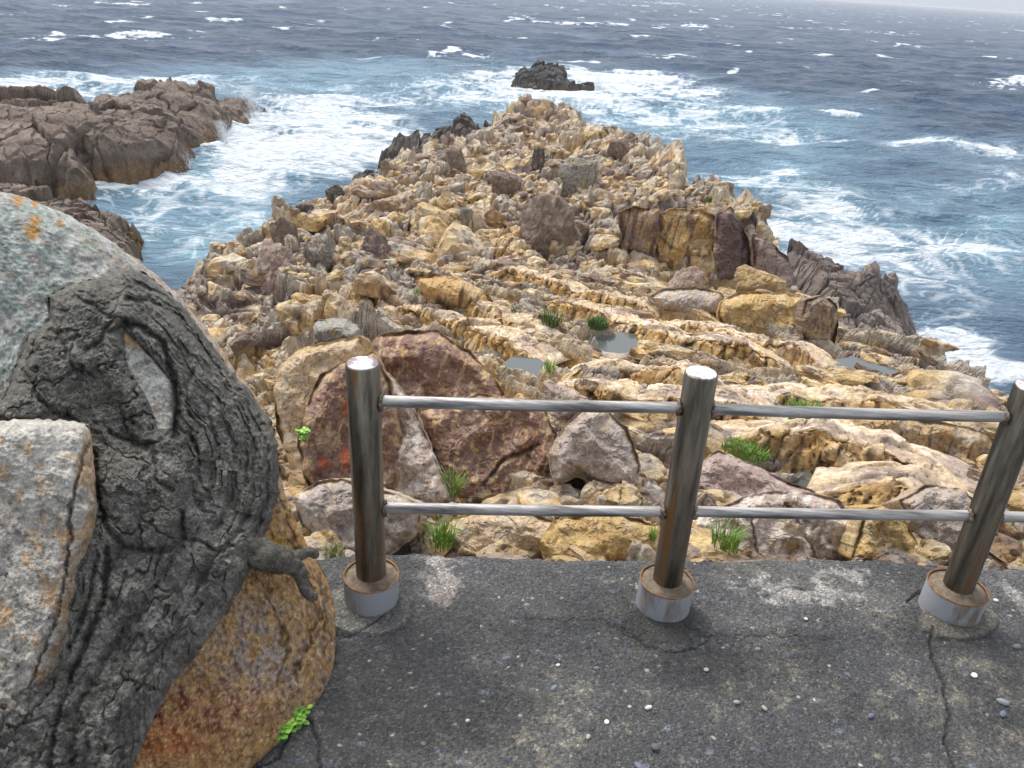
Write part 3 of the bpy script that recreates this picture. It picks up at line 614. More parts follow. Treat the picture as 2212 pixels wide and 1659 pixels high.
def boulder(px, py, wP, hP, pal, label, cat='boulder', group=None, seed=1, depth=.8, sink=.38, z=None, square=0., name='boulder'):
    """px, py: where its foot rests; wP, hP its breadth and height as seen"""
    g = hit(px, py, zat) if z is None else atz(px, py, z)
    dist = (g-CAM)@fw; W = wP/F*dist; Hh = hP/F*dist/.93; D = W*depth
    V, Fc = ICO5; rng = np.random.RandomState(seed)
    r = np.full(len(V), 9.)
    nn = rng.normal(size=(11, 3)); nn /= np.linalg.norm(nn, axis=1)[:, None]
    if square: nn = np.r_[nn[:7], np.eye(3), -np.eye(3)]+rng.normal(size=(13, 3))*.12; nn /= np.linalg.norm(nn, axis=1)[:, None]
    ds = rng.uniform(.62, .98, len(nn))
    q = 0
    for n_, d_ in zip(nn, ds):
        q = q+np.maximum(V@n_/d_, 0)**26
    r = np.minimum(q**(-1/26.), 1.25)
    Q = V*r[:, None]; a = seed*3.7
    n1 = fbm3(Q[:, 0]*1.6+a, Q[:, 1]*1.6, Q[:, 2]*1.6, 4, seed); n2 = fbm3(Q[:, 0]*6+a, Q[:, 1]*6, Q[:, 2]*4, 3, seed+3); nq = np.round(fbm3(Q[:, 0]*2.2+a, Q[:, 1]*2.2, Q[:, 2]*2.2, 2, seed+8)*5)/5; n3 = fbm3(Q[:, 0]*3, Q[:, 1]*3+a, Q[:, 2]*2.2, 3, seed+5, ridge=True)
    Q = Q*(1+.12*nq+.08*n1+.05*n2-.07*sm(.5, .9, n3))[:, None]
    Q = Q*C_(W/2, D/2, Hh/(2-2*sink)*1.02)
    c, s = math.cos(seed*1.3*.3), math.sin(seed*1.3*.3); Q[:, 0], Q[:, 1] = Q[:, 0]*1., Q[:, 1]*1.
    Q[:, 2] -= Q[:, 2].min()+sink*(Q[:, 2].max()-Q[:, 2].min())
    A, B, C3 = PALS[pal]; col = np.repeat(C_(*A)[None], len(V), 0)
    col = mixc(col, B, sm(-.2, .3, n1+.4*n2)); col = mixc(col, C3, sm(.1, .45, n1*.6+n2+.2*n3-.1)*.8); col = col*(1+.25*n2)[:, None]; col = mixc(col, (.62, .50, .36), sm(.1, .5, fbm3(Q[:, 0]*7, Q[:, 1]*7, Q[:, 2]*5, 4, seed+9))*.55)
    o = mk(name, Q, Fc, MROCK, col); o.location = (g[0], g[1]+D*.25, g[2]); tag(o, label, cat, group); return o
BOULD = [
 (1180,535,130,84,'brown','large rounded brown grey boulder in the middle of the headland',3,0),
 (1090,415,70,45,'brown','brown boulder with a dark hollow under it, below the standing stone',4,1),
 (1160,372,34,52,'dark','dark upright standing stone in the upper middle of the headland',5,1),
 (985,375,52,48,'brown','square dark brown block at the left shoulder of the headland near the dark shelf',6,1),
 (1240,410,92,52,'gray','blocky grey boulder on the upper middle slope, right of the standing stone',7,1),
 (585,640,120,100,'pink','big pinkish rounded boulder on the left edge of the headland above the cove',8,0),
 (610,530,55,60,'brown','tall brown boulder at the left rim, behind the big pinkish one',9,0),
 (655,475,66,28,'dark','low dark boulder at the water on the left rim',10,0),
 (722,440,40,38,'dark','small dark pointed boulder at the left rim beside the white water',11,0),
 (805,548,80,52,'purple','split purple grey boulder left of the middle of the headland',12,0),
 (1165,470,50,40,'gray','grey block perched above the large brown grey boulder',13,1),
 (1480,650,95,55,'pink','pale pinkish knob on the right ledges below the streaked cliff',14,0),
 (1640,640,110,52,'ochre','squared golden block on the right ledges, in front of the cliff foot',15,1),
 (1640,730,80,46,'ochre','smaller golden block below the squared golden one on the right ledges',16,1),
 (1780,640,70,90,'brown','dark streaked upright slab at the right rim of the ledges',17,1),
 (1010,490,34,44,'gray','small grey upright stone left of the large brown grey boulder',18,1),
 (1340,345,60,42,'brown','brown block on the upper right skyline of the headland',19,1),
 (960,655,62,60,'brown','rounded brown boulder at the head of the long rock ridge',20,0),
 (690,560,60,40,'gray','grey boulder above the cove between the pinkish boulder and the slope',21,0),
 (460,640,50,30,'brown','small brown boulder at the water end of the left rim next to the lichen rock',22,0),
 (560,1000,60,46,'gray','grey stone in the gap beside the lichen rock',23,0),
]
for px, py, wP, hP, pal, lb, sd_i, sq in BOULD:
    boulder(px, py, wP, hP, pal, lb, seed=sd_i, square=sq, group='boulders lying on the headland')
# ---------------------------------------------------------------- sculpted rocks: a body on a leaning plane with its own relief
def star_boundary(poly, c, na, jag=0., seed=0, jscale=40.):
    P = np.asarray(poly, float)-C_(*c); th = np.linspace(0, 2*math.pi, na, endpoint=False)
    dx, dy = np.cos(th), np.sin(th); best = np.full(na, 1e9)
    for i in range(len(P)):
        a, b = P[i], P[(i+1) % len(P)]; e = b-a
        den = dx*e[1]-dy*e[0]; den = np.where(np.abs(den) < 1e-9, 1e-9, den)
        t = (a[0]*e[1]-a[1]*e[0])/den; s = (a[0]*dy-a[1]*dx)/den
        ok = (t > 0) & (s >= -1e-6) & (s <= 1+1e-6); best = np.where(ok & (t < best), t, best)
    for _ in range(3): best = .5*best+.25*(np.roll(best, 1)+np.roll(best, -1))
    if jag:
        bx, by = c[0]+dx*best, c[1]+dy*best; best = best+jag*fbm(bx/jscale, by/jscale, 4, seed+3)
    return th, best
def relief(name, label, cat, poly, c, A, n, thick, disp, colf, mat, nr=200, na=500, jag=0., seed=0, edge=40., bulge=.1, group=None, jscale=40., parent=None, soft=False):
    """poly and c in picture points, mapped on the plane through A with normal n; disp(px, py, sd) raises the face, thick is the body behind"""
    n = C_(*n); n /= np.linalg.norm(n)
    th, R = star_boundary(poly, c, na, jag, seed, jscale); u = np.linspace(0, 1, nr)**.8
    px = (c[0]+u[:, None]*(R*np.cos(th))[None]).ravel(); py = (c[1]+u[:, None]*(R*np.sin(th))[None]).ravel()
    bp = np.stack([c[0]+R*np.cos(th), c[1]+R*np.sin(th)], -1)[::max(1, na//160)]
    sd, _, al = polydist(px, py, bp); sd = np.where(np.repeat(u, na) >= .9999, 0, sd)
    d = rays(px, py); t = ((A-CAM)@n)/(d@n); W = CAM+d*t[:, None]
    q = np.clip(sd/edge, 0, 1); h = bulge*(sm(0, 1, q) if soft else np.sqrt(np.clip(1-(1-q)**2, 0, 1)))
    dv, aux = disp(px, py, sd, al); h = h+dv*sm(0, edge*.25, sd)
    if soft: h = h-bulge*(1-sm(0, edge*1.7, sd))
    V = CAM+d*(((A-CAM)@n+h)/(d@n))[:, None]; col = colf(px, py, sd, h, aux)
    # the body behind the face
    E = V[-na:]; cen = W[:na].mean(0); back = []
    for k, (f, sh) in enumerate(((.12, .0), (.4, .03), (.75, .12), (1., .35), (1., .99))):
        back.append(E+(cen-E)*sh-n*(thick*f)+0*h[:1])
    Va = np.concatenate([V]+back); ca = np.concatenate([col]+[col[-na:]]*5)
    rows = nr+5; i = np.arange(rows-1)[:, None]*na; j = np.arange(na)[None]; j2 = (j+1) % na
    Fc = np.stack([i+j, i+na+j, i+na+j2, i+j2], -1).reshape(-1, 4)
    o = mk(name, Va, Fc, mat, ca, parent=parent)
    if label: tag(o, label, cat, group)
    return o
def cracks(px, py, lines, seed=0, wob=6.):
    """depth of a set of cracks: (points, half width, depth)"""
    h = np.zeros(px.shape); m = np.zeros(px.shape)
    jx = px+wob*fbm(px/28, py/28, 3, seed+1); jy = py+wob*fbm(px/28, py/28, 3, seed+2)
    for pts, w_, dp in lines:
        P = np.asarray(pts, float); lo = P.min(0)-w_*6-10; hi = P.max(0)+w_*6+10
        k = np.nonzero((px > lo[0]) & (px < hi[0]) & (py > lo[1]) & (py < hi[1]))[0]
        if not len(k): continue
        d, _, _ = polydist(jx[k], jy[k], pts, False); g = np.exp(-(d/w_)**2)
        h[k] = np.minimum(h[k], -dp*g); m[k] = np.maximum(m[k], g)
    return h, m
# ---- the big boulder on the left
P1, P2 = atz(722, 1440, 10.4), atz(560, 1645, 10.4)
e_ = P2-P1; nh = C_(-e_[1], e_[0], 0); nh /= np.linalg.norm(nh); nh = nh if nh[0] > 0 else -nh
NB = nh*.80+C_(0, 0, .60); NB /= np.linalg.norm(NB)
def arcq(px, py):   # coordinates that run along and across the flow of the right flank
    return None
def base_disp(px, py, sd, al):
    a, e, H = blocks(px, py, 150, 21, .6, 1.3, .3, .5, .1, .03)
    h = .018*fbm(px/200, py/200, 4, 401)+.010*fbm(px/40, py/40, 4, 402)+.005*fbm(px/9, py/9, 3, 403)
    f1 = fbm(px/70+py/200, py/400-px/300, 3, 404, ridge=True)
    low = sm(900, 1150, py); rr = (px*.80+py*.02)
    h = h+low*.018*fbm((px-.35*py)/26, (py+px*.3)/160, 3, 405)
    cr, m = cracks(px, py, [([(600,1060),(640,1180),(690,1330),(640,1450)], 5, .01), ([(560,1240),(620,1380),(600,1480)], 4, .006), ([(690,1180),(700,1300),(712,1400)], 4, .008)], 5, 20)
    return h+cr, m
def base_col(px, py, sd, h, m):
    n1 = fbm(px/120, py/120, 4, 411); n2 = fbm(px/34, py/34, 4, 412); n3 = fbm(px/11, py/11, 3, 413); n4 = fbm(px/6, py/6, 2, 414)
    c = np.repeat(C_(.50, .47, .42)[None], len(px), 0)
    c = mixc(c, (.60, .56, .49), sm(-.1, .4, n2+.5*n3)); c = mixc(c, (.22, .20, .18), sm(.1, .5, n3+.3*n4)*.7)
    up_ = sm(1000, 760, py)
    c = mixc(c, (.50, .58, .53), up_*sm(300, 60, px)*sm(-.12, .04, n2+.3*n1+.25*n3)*.8)              # pale green lichen crust
    c = mixc(c, (.24, .27, .21), up_*sm(.12, .4, n2-.2*n3+.1)*.45)
    c = mixc(c, (.64, .62, .60), up_*sm(.08, .2, fbm(px/50, py/50, 5, 417, .65))*.75)
    for bx, by, br, s_ in ((70,500,22,.9),(78,478,14,.9),(75,440,9,.9),(40,432,16,.8),(330,540,10,.7),(300,530,8,.6),(130,480,10,.7),(365,600,22,.7),(245,555,8,.5),(210,540,6,.5),(185,520,6,.6)):
        c = mixc(c, (.62, .30, .07), s_*sm(1.1, .5, np.hypot(px-bx, py-by)/br+.5*n3+.3*n2))
    rim_ = sm(70, 8, sd)*sm(540, 620, py)*sm(1150, 950, py)
    c = mixc(c, (.52, .40, .32), rim_*.7); c = mixc(c, (.58, .33, .11), rim_*sm(640, 850, py)*sm(-.3, .3, n2)*.9)
    lo = sm(980, 1120, py+20*n1)
    o_ = np.repeat(C_(.52, .29, .11)[None], len(px), 0)
    o_ = mixc(o_, (.66, .33, .06), sm(-.1, .4, n2+.6*n1)*sm(1450, 1150, py)); o_ = mixc(o_, (.55, .40, .05), sm(.15, .4, n2)*sm(1250, 1120, py)*.7)
    mid = np.exp(-((px-570)/130)**2-((py-1400)/120)**2)
    o_ = mixc(o_, (.40, .32, .27), np.clip(mid*1.2, 0, 1)*sm(-.3, .3, n2+.5*n1)); o_ = mixc(o_, (.42, .35, .29), np.clip(mid*1.3, 0, 1)*sm(.0, .4, n3)*.7)
    red = np.exp(-((px-430)/150)**2-((py-1530)/60)**2)
    o_ = mixc(o_, (.30, .09, .045), np.clip(red*1.5, 0, 1)*sm(-.3, .25, n2)*.85)
    rd2 = np.exp(-((px-350)/80)**2-((py-1600)/40)**2); o_ = mixc(o_, (.55, .17, .05), np.clip(rd2*1.3, 0, 1)*sm(-.2, .3, n2+.3)*.9)
    o_ = mixc(o_, (.46, .38, .26), np.exp(-((px-590)/60)**2-((py-1290)/60)**2)*.0+sm(.15, .5, n3)*.45)
    o_ = mixc(o_, (.10, .05, .03), sm(.1, .4, -n3+.3*n2)*.6); o_ = mixc(o_, (.62, .50, .34), sm(.15, .4, n4+.4*n3)*.5)
    st = fbm((px-.4*py)/12, (py+.3*px)/120, 3, 418); o_ = mixc(o_, (.28, .22, .20), sm(.1, .4, st)*sm(640, 700, px)*.6)
    c = c+(o_-c)*lo[:, None]
    c = c*(1+.3*n4+.2*n3)[:, None]; return mixc(c, (.05, .04, .03), m*.6)
BASEP = [(-150,380),(0,414),(60,430),(120,452),(205,497),(300,562),(370,622),(430,690),(480,752),(530,830),(575,900),(610,1060),(660,1168),(700,1240),(722,1300),(726,1400),(716,1470),(680,1530),(620,1592),(545,1652),(430,1760),(-200,1900),(-400,1000)]
relief('granite_boulder', 'huge leaning boulder at left, lichen grey above and rusty orange at its foot', 'boulder',
       BASEP, (250, 1050), P1, NB, .55, base_disp, base_col, MGRAN, 330, 900, 10, 5, 110, .05, jscale=60)
# ---- dark mortar-like crust that wraps the boulder
CRK = [([(205,1000),(212,1090),(235,1140),(262,1180),(310,1192),(370,1186),(395,1160),(392,1110)], 7, .030),
 ([(392,1160),(440,1175),(470,1190),(500,1180)], 5, .014), ([(0,905),(60,915),(110,890),(160,905),(205,985)], 8, .022),
 ([(268,700),(300,705),(340,730),(362,775),(380,830),(384,900),(376,945)], 9, .035), ([(262,706),(240,720)], 6, .02),
 ([(275,645),(330,650),(380,680),(430,740),(470,800),(500,860)], 6, .020), ([(300,615),(360,640),(420,700),(470,770),(520,850),(560,930)], 5, .018),
 ([(160,640),(200,660),(240,690),(225,725),(185,760)], 6, .016), ([(95,730),(130,740),(170,725)], 6, .015), ([(50,800),(90,870),(150,920),(210,935)], 5, .014),
 ([(240,935),(300,960),(330,960)], 6, .018), ([(330,960),(340,1040),(372,1060)], 5, .012), ([(410,930),(430,980),(428,1040),(450,1060)], 4, .012),
 ([(230,800),(260,760)], 6, .012), ([(120,830),(160,800),(200,810)], 4, .01), ([(390,1180),(300,1320),(240,1400),(170,1520),(150,1659)], 9, .018),
 ([(235,1180),(225,1290),(170,1420),(120,1560),(100,1700)], 7, .028), ([(470,1190),(400,1320),(330,1440),(250,1560),(210,1659)], 6, .010),
 ([(265,1345),(300,1340)], 3, .008), ([(210,1200),(190,1300),(150,1400)], 6, .02), ([(520,870),(548,960),(552,1060),(530,1130),(480,1190)], 6, .012),
 ([(470,860),(505,960),(505,1060),(470,1140)], 5, .010), ([(440,860),(470,960)], 4, .01), ([(560,900),(578,980),(575,1080),(548,1160)], 5, .014), ([(500,850),(535,940),(532,1050)], 4, .011),
 ([(420,800),(400,840),(410,900),(440,905)], 5, .014), ([(320,780),(300,790)], 4, .01), ([(410,1010),(420,1090),(460,1110)], 5, .012)]
def mort_disp(px, py, sd, al):
    fl = sm(300, 90, sd)*sm(300, 420, px+.2*(1000-py))*sm(1290, 1130, py)
    ca = 22*fbm(px/130, py/130, 3, 505); leg = sm(1140, 1230, py); dx, dy = -.50, .865
    s_ = (px*dy-py*dx); t_ = (px*dx+py*dy)
    def pl(u_, v_, sd_):
        a, e, H = blocks(u_, v_, 66, sd_, .2, 1.15, .5, .6, .07, .05, 1., .2); a2, e2, H2 = blocks(u_, v_, 24, sd_+1, .2, 1.2, .5, .6, .12, .07, 1., .3)
        return .00018*a+.00014*a2, e, e2
    hA, e, e2 = pl(px, py, 501); hB, eB, e2B = pl(sd*1.5+ca, al*.38, 531); hC, eC, e2C = pl(s_*1.1, t_*.6, 541)
    h = lerp(lerp(hA, hB, fl), hC, leg)+.026*fbm(px/150, py/150, 3, 503)+.005*fbm(px/26, py/26, 3, 504)+.0040*fbm(px/8, py/8, 3, 506)
    h += leg*.005*fbm(s_/26, t_/170, 3, 507)+fl*.003*fbm(sd/14+ca*.03, al/150, 3, 508)
    cr, m = cracks(px, py, CRK, 51, 9)
    # the round boss at the centre, the brow over the hollow and the hollow itself
    h += .05*np.exp(-((px-310)/95)**4-((py-1085)/100)**4)
    d, ins, _ = polydist(px, py, [(264,705),(290,730),(312,750),(350,795),(380,835),(386,875),(376,930),(338,932),(322,880),(304,845),(284,822),(266,775)])
    hol = np.where(ins, sm(0, 10, d), 0)
    brow = np.exp(-((d-22)/22)**2)*(~ins)*.020; h += brow
    h = lerp(h, .004+.006*fbm(px/20, py/20, 3, 509), hol)
    h += -.03*sm(560, 480, px+0*py)*sm(1250, 1500, py)*0
    return h+cr*.75, (m, hol, e, e2)
def mort_col(px, py, sd, h, aux):
    m, hol, e, e2 = aux
    n2 = fbm(px/60, py/60, 4, 512); n3 = fbm(px/14, py/14, 3, 513); n4 = fbm(px/5, py/5, 2, 514)
    c = np.repeat(C_(.175, .162, .138)[None], len(px), 0)
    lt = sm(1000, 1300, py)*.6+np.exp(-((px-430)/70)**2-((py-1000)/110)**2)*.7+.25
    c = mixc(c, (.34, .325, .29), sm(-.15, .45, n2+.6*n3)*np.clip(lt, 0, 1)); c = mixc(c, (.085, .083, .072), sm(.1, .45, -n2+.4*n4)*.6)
    c = c*(1+.35*n4+.25*n3)[:, None]
    g = mixc(mixc(np.repeat(C_(.50, .50, .44)[None], len(px), 0), (.58, .30, .09), sm(770, 720, py)+sm(.1, .4, n3)*.6*sm(840, 900, py)), (.30, .22, .20), sm(.0, .4, n2+n4)*.5)
    c = c+(g-c)*sm(.2, .9, hol)[:, None]
    return mixc(c, (.035, .034, .03), m*.35)
MORP = [(10,860),(35,790),(60,730),(110,690),(100,640),(150,615),(210,600),(280,575),(330,600),(390,655),(440,720),(500,800),(560,868),(596,930),(604,1010),(600,1080),(575,1150),(548,1200),(542,1230),(490,1320),(420,1420),(370,1480),(320,1580),(285,1660),(230,1760),(-100,1800),(-60,1300),(-60,920)]
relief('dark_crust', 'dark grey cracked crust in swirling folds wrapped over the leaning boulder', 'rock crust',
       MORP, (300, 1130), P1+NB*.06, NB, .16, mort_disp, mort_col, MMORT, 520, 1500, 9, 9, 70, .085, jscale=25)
# the arm that sticks out of the crust, ending in three stubs
def arm_mesh():
    ch = [[(490,1180),(530,1188),(570,1197),(610,1212),(640,1228),(655,1250),(660,1275),(668,1290),(681,1288),(684,1276)], [(625,1214),(645,1200),(668,1190),(680,1196),(676,1206)], [(640,1226),(655,1234),(668,1240)]]
    rr = [[.060,.050,.043,.036,.026,.020,.016,.014,.011,.007], [.018,.017,.016,.014,.010], [.016,.012,.009]]
    ob = []
    Vs, Fs, off = [], [], 0
    for pts, rad in zip(ch, rr):
        C0 = np.array([(lambda d, o_: CAM+d*(((P1+NB*o_-CAM)@NB)/(d@NB)))(ray(*p), np.interp(p[0], [490, 560, 690], [.05, .12, .105])) for p in pts])
        T = np.linspace(0, len(pts)-1, len(pts)*10); Cc = np.stack([np.interp(T, range(len(pts)), C0[:, k]) for k in range(3)], -1); Rr = .8*np.interp(T, range(len(pts)), rad)
        for _ in range(6): Cc[1:-1] = .5*Cc[1:-1]+.25*(Cc[2:]+Cc[:-2])
        Rr = Rr*np.sqrt(np.clip(1-((T-T[-1]+.9)/.92).clip(0, 1)**2, .0, 1)); tg = np.gradient(Cc, axis=0); tg /= np.linalg.norm(tg, axis=1)[:, None]
        s1 = np.cross(tg, C_(*NB)); s1 /= np.linalg.norm(s1, axis=1)[:, None]; s2 = np.cross(s1, tg)
        A_ = np.linspace(0, 2*math.pi, 40, endpoint=False); 
        V = Cc[:, None]+Rr[:, None, None]*(np.cos(A_)[None, :, None]*s1[:, None]+np.sin(A_)[None, :, None]*s2[:, None]); V = V.reshape(-1, 3)
        Nn = (V-np.repeat(Cc, 40, 0)); V = V+Nn*(.45*fbm3(V[:, 0]*30, V[:, 1]*30, V[:, 2]*30, 3, 7)+.22*fbm3(V[:, 0]*90, V[:, 1]*90, V[:, 2]*90, 3, 8))[:, None]
        n_ = len(T); i = np.arange(n_-1)[:, None]*40; j = np.arange(40)[None]; Fs.append((np.stack([i+j, i+(j+1) % 40, i+40+(j+1) % 40, i+40+j], -1).reshape(-1, 4))+off); Vs.append(V); off += len(V)
    V = np.concatenate(Vs); n = fbm3(V[:, 0]*60, V[:, 1]*60, V[:, 2]*60, 3, 9)
    return V, np.concatenate(Fs), np.repeat(C_(.15, .135, .11)[None], len(V), 0)*(1+.4*n)[:, None]
V, Fc, cc = arm_mesh(); arm = mk('crust_arm', V, Fc, MMORT, cc); arm.parent = bpy.data.objects['dark_crust']
# ---- pale block in front on the left
def pale_disp(px, py, sd, al):
    h = .030*fbm(px/160, py/160, 3, 601)+.010*fbm(px/35, py/35, 4, 602)+.004*fbm(px/9, py/9, 3, 603)
    cr, m = cracks(px, py, [([(190,960),(150,1090),(150,1200),(120,1330),(80,1440),(50,1560)], 5, .012)], 8, 12); return h+cr+.05*sm(1000, 930, py)*0, m
def pale_col(px, py, sd, h, m):
    n1 = fbm(px/80, py/80, 4, 611); n2 = fbm(px/26, py/26, 4, 612); n3 = fbm(px/9, py/9, 3, 613)
    c = np.repeat(C_(.58, .53, .46)[None], len(px), 0); c = mixc(c, (.68, .64, .56), sm(1150, 930, py+60*n1)*.8+.0*n1); c = mixc(c, (.26, .245, .235), sm(.0, .25, n2+.4*n1)*sm(960, 1080, py)*.75)
    c = mixc(c, (.64, .42, .23), sm(.08, .28, n1+.5*n2+.2*n3)*.8); c = mixc(c, (.42, .23, .08), sm(40, 6, sd)*sm(1000, 1150, py)*.5)
    c = mixc(c, (.14, .13, .10), sm(45, 5, sd+20*n2)*sm(1150, 1400, py)*.5)
    return mixc(c*(1+.35*n3)[:, None], (.06, .05, .04), m*.6)
relief('pale_boulder', 'pale speckled block with tan blotches at the lower left corner, before the crust', 'boulder',
       [(-150,895),(0,908),(60,904),(150,908),(192,918),(198,940),(204,1010),(212,1090),(205,1150),(170,1230),(160,1300),(145,1390),(100,1500),(60,1600),(40,1720),(-200,1800)], (20, 1250), P1+NB*.235, NB+C_(0, -.25, .1), .30, pale_disp, pale_col, MGRAN, 300, 700, 8, 13, 45, .06, jscale=22)

# ---------------------------------------------------------------- leaning slabs just below the fence
def slab(name, label, poly, c, tone, lean=.65, yaw=0., bulge=.05, thick=.5, seed=1, foot=None, crk=(), edge=30, cat='rock slab', grow=1.2, rise=0., group='slabs below the fence'):
    cc_ = C_(*c); poly = [tuple(cc_+(C_(*p_)-cc_)*grow) for p_ in poly]
    f = foot or (np.mean([p[0] for p in poly]), max(p[1] for p in poly)-4)
    A = hit(f[0], f[1], zat); A = A+C_(0, 0, rise); n = C_(yaw, -1, lean); dist = (A-CAM)@fw; k = dist/2.0
    def disp(px, py, sd, al):
        b, e, H = blocks(px, py, 90, seed*7, .8, 1.5, .3, .9, .0, .03, 1., .25)
        nq = np.round(fbm(px/55+seed, py/40, 3, seed+34)*5)/5; h = k*(.00010*b+.014*nq-.035*np.abs(pn(px/110+seed, py/110, seed+33))+.02*fbm(px/90, py/90, 4, seed+31)+.004*fbm(px/14, py/14, 3, seed+32))
        cr, m = cracks(px, py, crk, seed, 8); return h+cr*k*.6, (m, e, H)
    def colf(px, py, sd, h, aux):
        m, e, H = aux; n1 = fbm(px/70, py/70, 4, seed+41); n2 = fbm(px/22, py/22, 4, seed+42); n3 = fbm(px/7, py/7, 3, seed+43); st = fbm(px/16+py/50, py/90-px/60, 3, seed+44)
        return mixc(tone(px, py, sd, n1, n2, n3, st)*(1+.25*n3)[:, None], (.07, .05, .035), np.maximum(m, np.exp(-(e/.02)**2)*.1)*.6)
    o = relief(name, label, cat, poly, c, A, n, thick, disp, colf, MROCKN, 130, 420, 7, seed, min(edge, 17), bulge*k*.5, group, 30., soft=True)
    return o
def T_(base, *layers):
    def f(px, py, sd, n1, n2, n3, st):
        c = np.repeat(C_(*base)[None], len(px), 0)
        src = {'a': n1+.4*n2, 'b': n2+.4*n3, 's': st+.2*n3, 'i': -n1+.5*n2, 'e': .5-sd/40+.6*n2}
        for k, lo, hi, col, am in layers: c = mixc(c, col, sm(lo, hi, src[k])*am)
        return c
    return f
TAN = T_((.62, .46, .29), ('a', -.1, .4, (.60, .50, .37), .9), ('b', .1, .5, (.36, .28, .23), .7), ('e', .1, .6, (.58, .38, .16), .7))
PUR = T_((.27, .155, .115), ('a', -.1, .4, (.36, .25, .20), .8), ('s', .12, .4, (.62, .46, .30), .75), ('b', .18, .42, (.60, .38, .16), .75), ('e', .1, .6, (.55, .38, .2), .8))
GRY = T_((.46, .38, .33), ('a', -.1, .4, (.60, .52, .45), .9), ('b', .05, .4, (.26, .20, .18), .7), ('e', .1, .7, (.60, .44, .25), .7), ('s', .2, .5, (.55, .38, .18), .5))
WHT = T_((.60, .48, .40), ('s', -.1, .3, (.78, .70, .62), .9), ('i', .05, .5, (.34, .24, .20), .8), ('b', .2, .5, (.52, .34, .16), .6))
OCH = T_((.56, .38, .16), ('a', -.1, .4, (.62, .47, .27), .9), ('s', .1, .45, (.40, .21, .07), .7), ('b', .2, .5, (.28, .20, .15), .6))
def RED(px, py, sd, n1, n2, n3, st):
    c = PUR(px, py, sd, n1, n2, n3, st)
    for bx, by, rx, ry in ((748,880,14,30),(748,990,16,35),(735,1050,30,20),(700,1000,20,14)): c = mixc(c, (.50, .13, .05), .8*sm(1.1, .4, np.hypot((px-bx)/rx, (py-by)/ry)+.5*n3+.5*n2))
    return mixc(c, (.50, .36, .24), .9*sm(1.1, .6, np.hypot((px-706)/26, (py-950)/30)+.3*n2))
slab('rock_slab', 'tan weathered slab standing tall left of the first post', [(600,850),(612,800),(650,772),(700,762),(760,750),(760,800),(700,850),(672,930),(668,1000),(690,1080),(705,1120),(680,1090),(640,1010),(605,920)], (650, 880), TAN, seed=61, foot=(660,1060), lean=.45, yaw=-.25, edge=26)
slab('rock_slab', 'dark red brown slab with orange spots behind the first post', [(700,830),(760,800),(800,790),(830,850),(850,960),(840,1040),(800,1060),(690,1064),(668,1000),(660,940),(680,880)], (750, 940), RED, seed=62, foot=(760,1050), lean=.5)
slab('rock_slab', 'brown purple slab above the upper rail between the first two posts', [(820,760),(850,742),(940,735),(1010,780),(1060,840),(1090,900),(1120,930),(1020,1000),(980,1060),(900,960),(850,860)], (950, 860), PUR, seed=63, foot=(985,1040), lean=.7, edge=34, rise=.05)
slab('rock_slab', 'dark purple triangular slab crossed by the upper rail', [(930,900),(1040,870),(1150,880),(1180,940),(1190,1000),(1170,1040),(1110,1060),(1060,1080),(1000,1070),(960,1000)], (1070, 970), PUR, seed=64, foot=(1080,1060), lean=.9, crk=[([(1160,960),(1080,1000),(1040,1060)], 5, .03)], rise=.12)
slab('rock_slab', 'white and pink streaked slab leaning right of the first post', [(800,830),(840,830),(880,880),(910,940),(935,1010),(955,1040),(960,1070),(930,1080),(880,1076),(830,1060),(800,1010),(780,900)], (860, 980), WHT, seed=65, foot=(880,1070), lean=.7, rise=.2, crk=[([(835,860),(850,940),(845,1010)], 4, .02)])
slab('rock_slab', 'grey brown hump of rock under the upper rail beside the green tuft', [(975,1080),(1000,1050),(1060,1030),(1110,1018),(1140,1030),(1170,1060),(1195,1090),(1150,1110),(1040,1120),(985,1100)], (1080, 1070), GRY, seed=66, foot=(1080,1105), lean=1., rise=.12)
slab('rock_slab', 'small pale boulder left of the first post with a grey face', [(655,1080),(700,1052),(750,1050),(800,1062),(850,1078),(890,1096),(880,1150),(820,1196),(740,1200),(700,1190),(670,1130)], (770, 1120), GRY, seed=67, foot=(770,1190), lean=.6)
slab('rock_slab', 'tan ridged rock behind the pavement edge between the first two posts', [(985,1130),(1040,1112),(1120,1110),(1180,1130),(1190,1160),(1160,1205),(1060,1210),(1000,1200),(975,1160)], (1080, 1160), TAN, seed=68, foot=(1080,1200), lean=.9)
slab('rock_slab', 'ochre folded rock against the pavement edge left of the middle post', [(1180,1170),(1210,1130),(1280,1116),(1340,1120),(1400,1140),(1410,1180),(1380,1210),(1280,1215),(1200,1212)], (1290, 1165), OCH, seed=69, foot=(1290,1205), lean=.9)
slab('rock_slab', 'grey pointed slab under the upper rail left of the middle post', [(1200,980),(1230,930),(1270,892),(1310,900),(1345,930),(1370,1000),(1360,1050),(1300,1040),(1250,1020),(1215,1040)], (1290, 970), GRY, seed=70, foot=(1290,1040), lean=.8, rise=.1)
slab('rock_slab', 'wide pale fan of rock right of the middle post below the lower rail', [(1500,1140),(1560,1110),(1640,1080),(1720,1072),(1790,1090),(1830,1130),(1850,1190),(1850,1215),(1700,1215),(1600,1212),(1530,1205)], (1690, 1150), WHT, seed=71, foot=(1690,1205), lean=.8, crk=[([(1700,1090),(1740,1150),(1760,1210)], 4, .02), ([(1620,1100),(1640,1210)], 3, .015)])
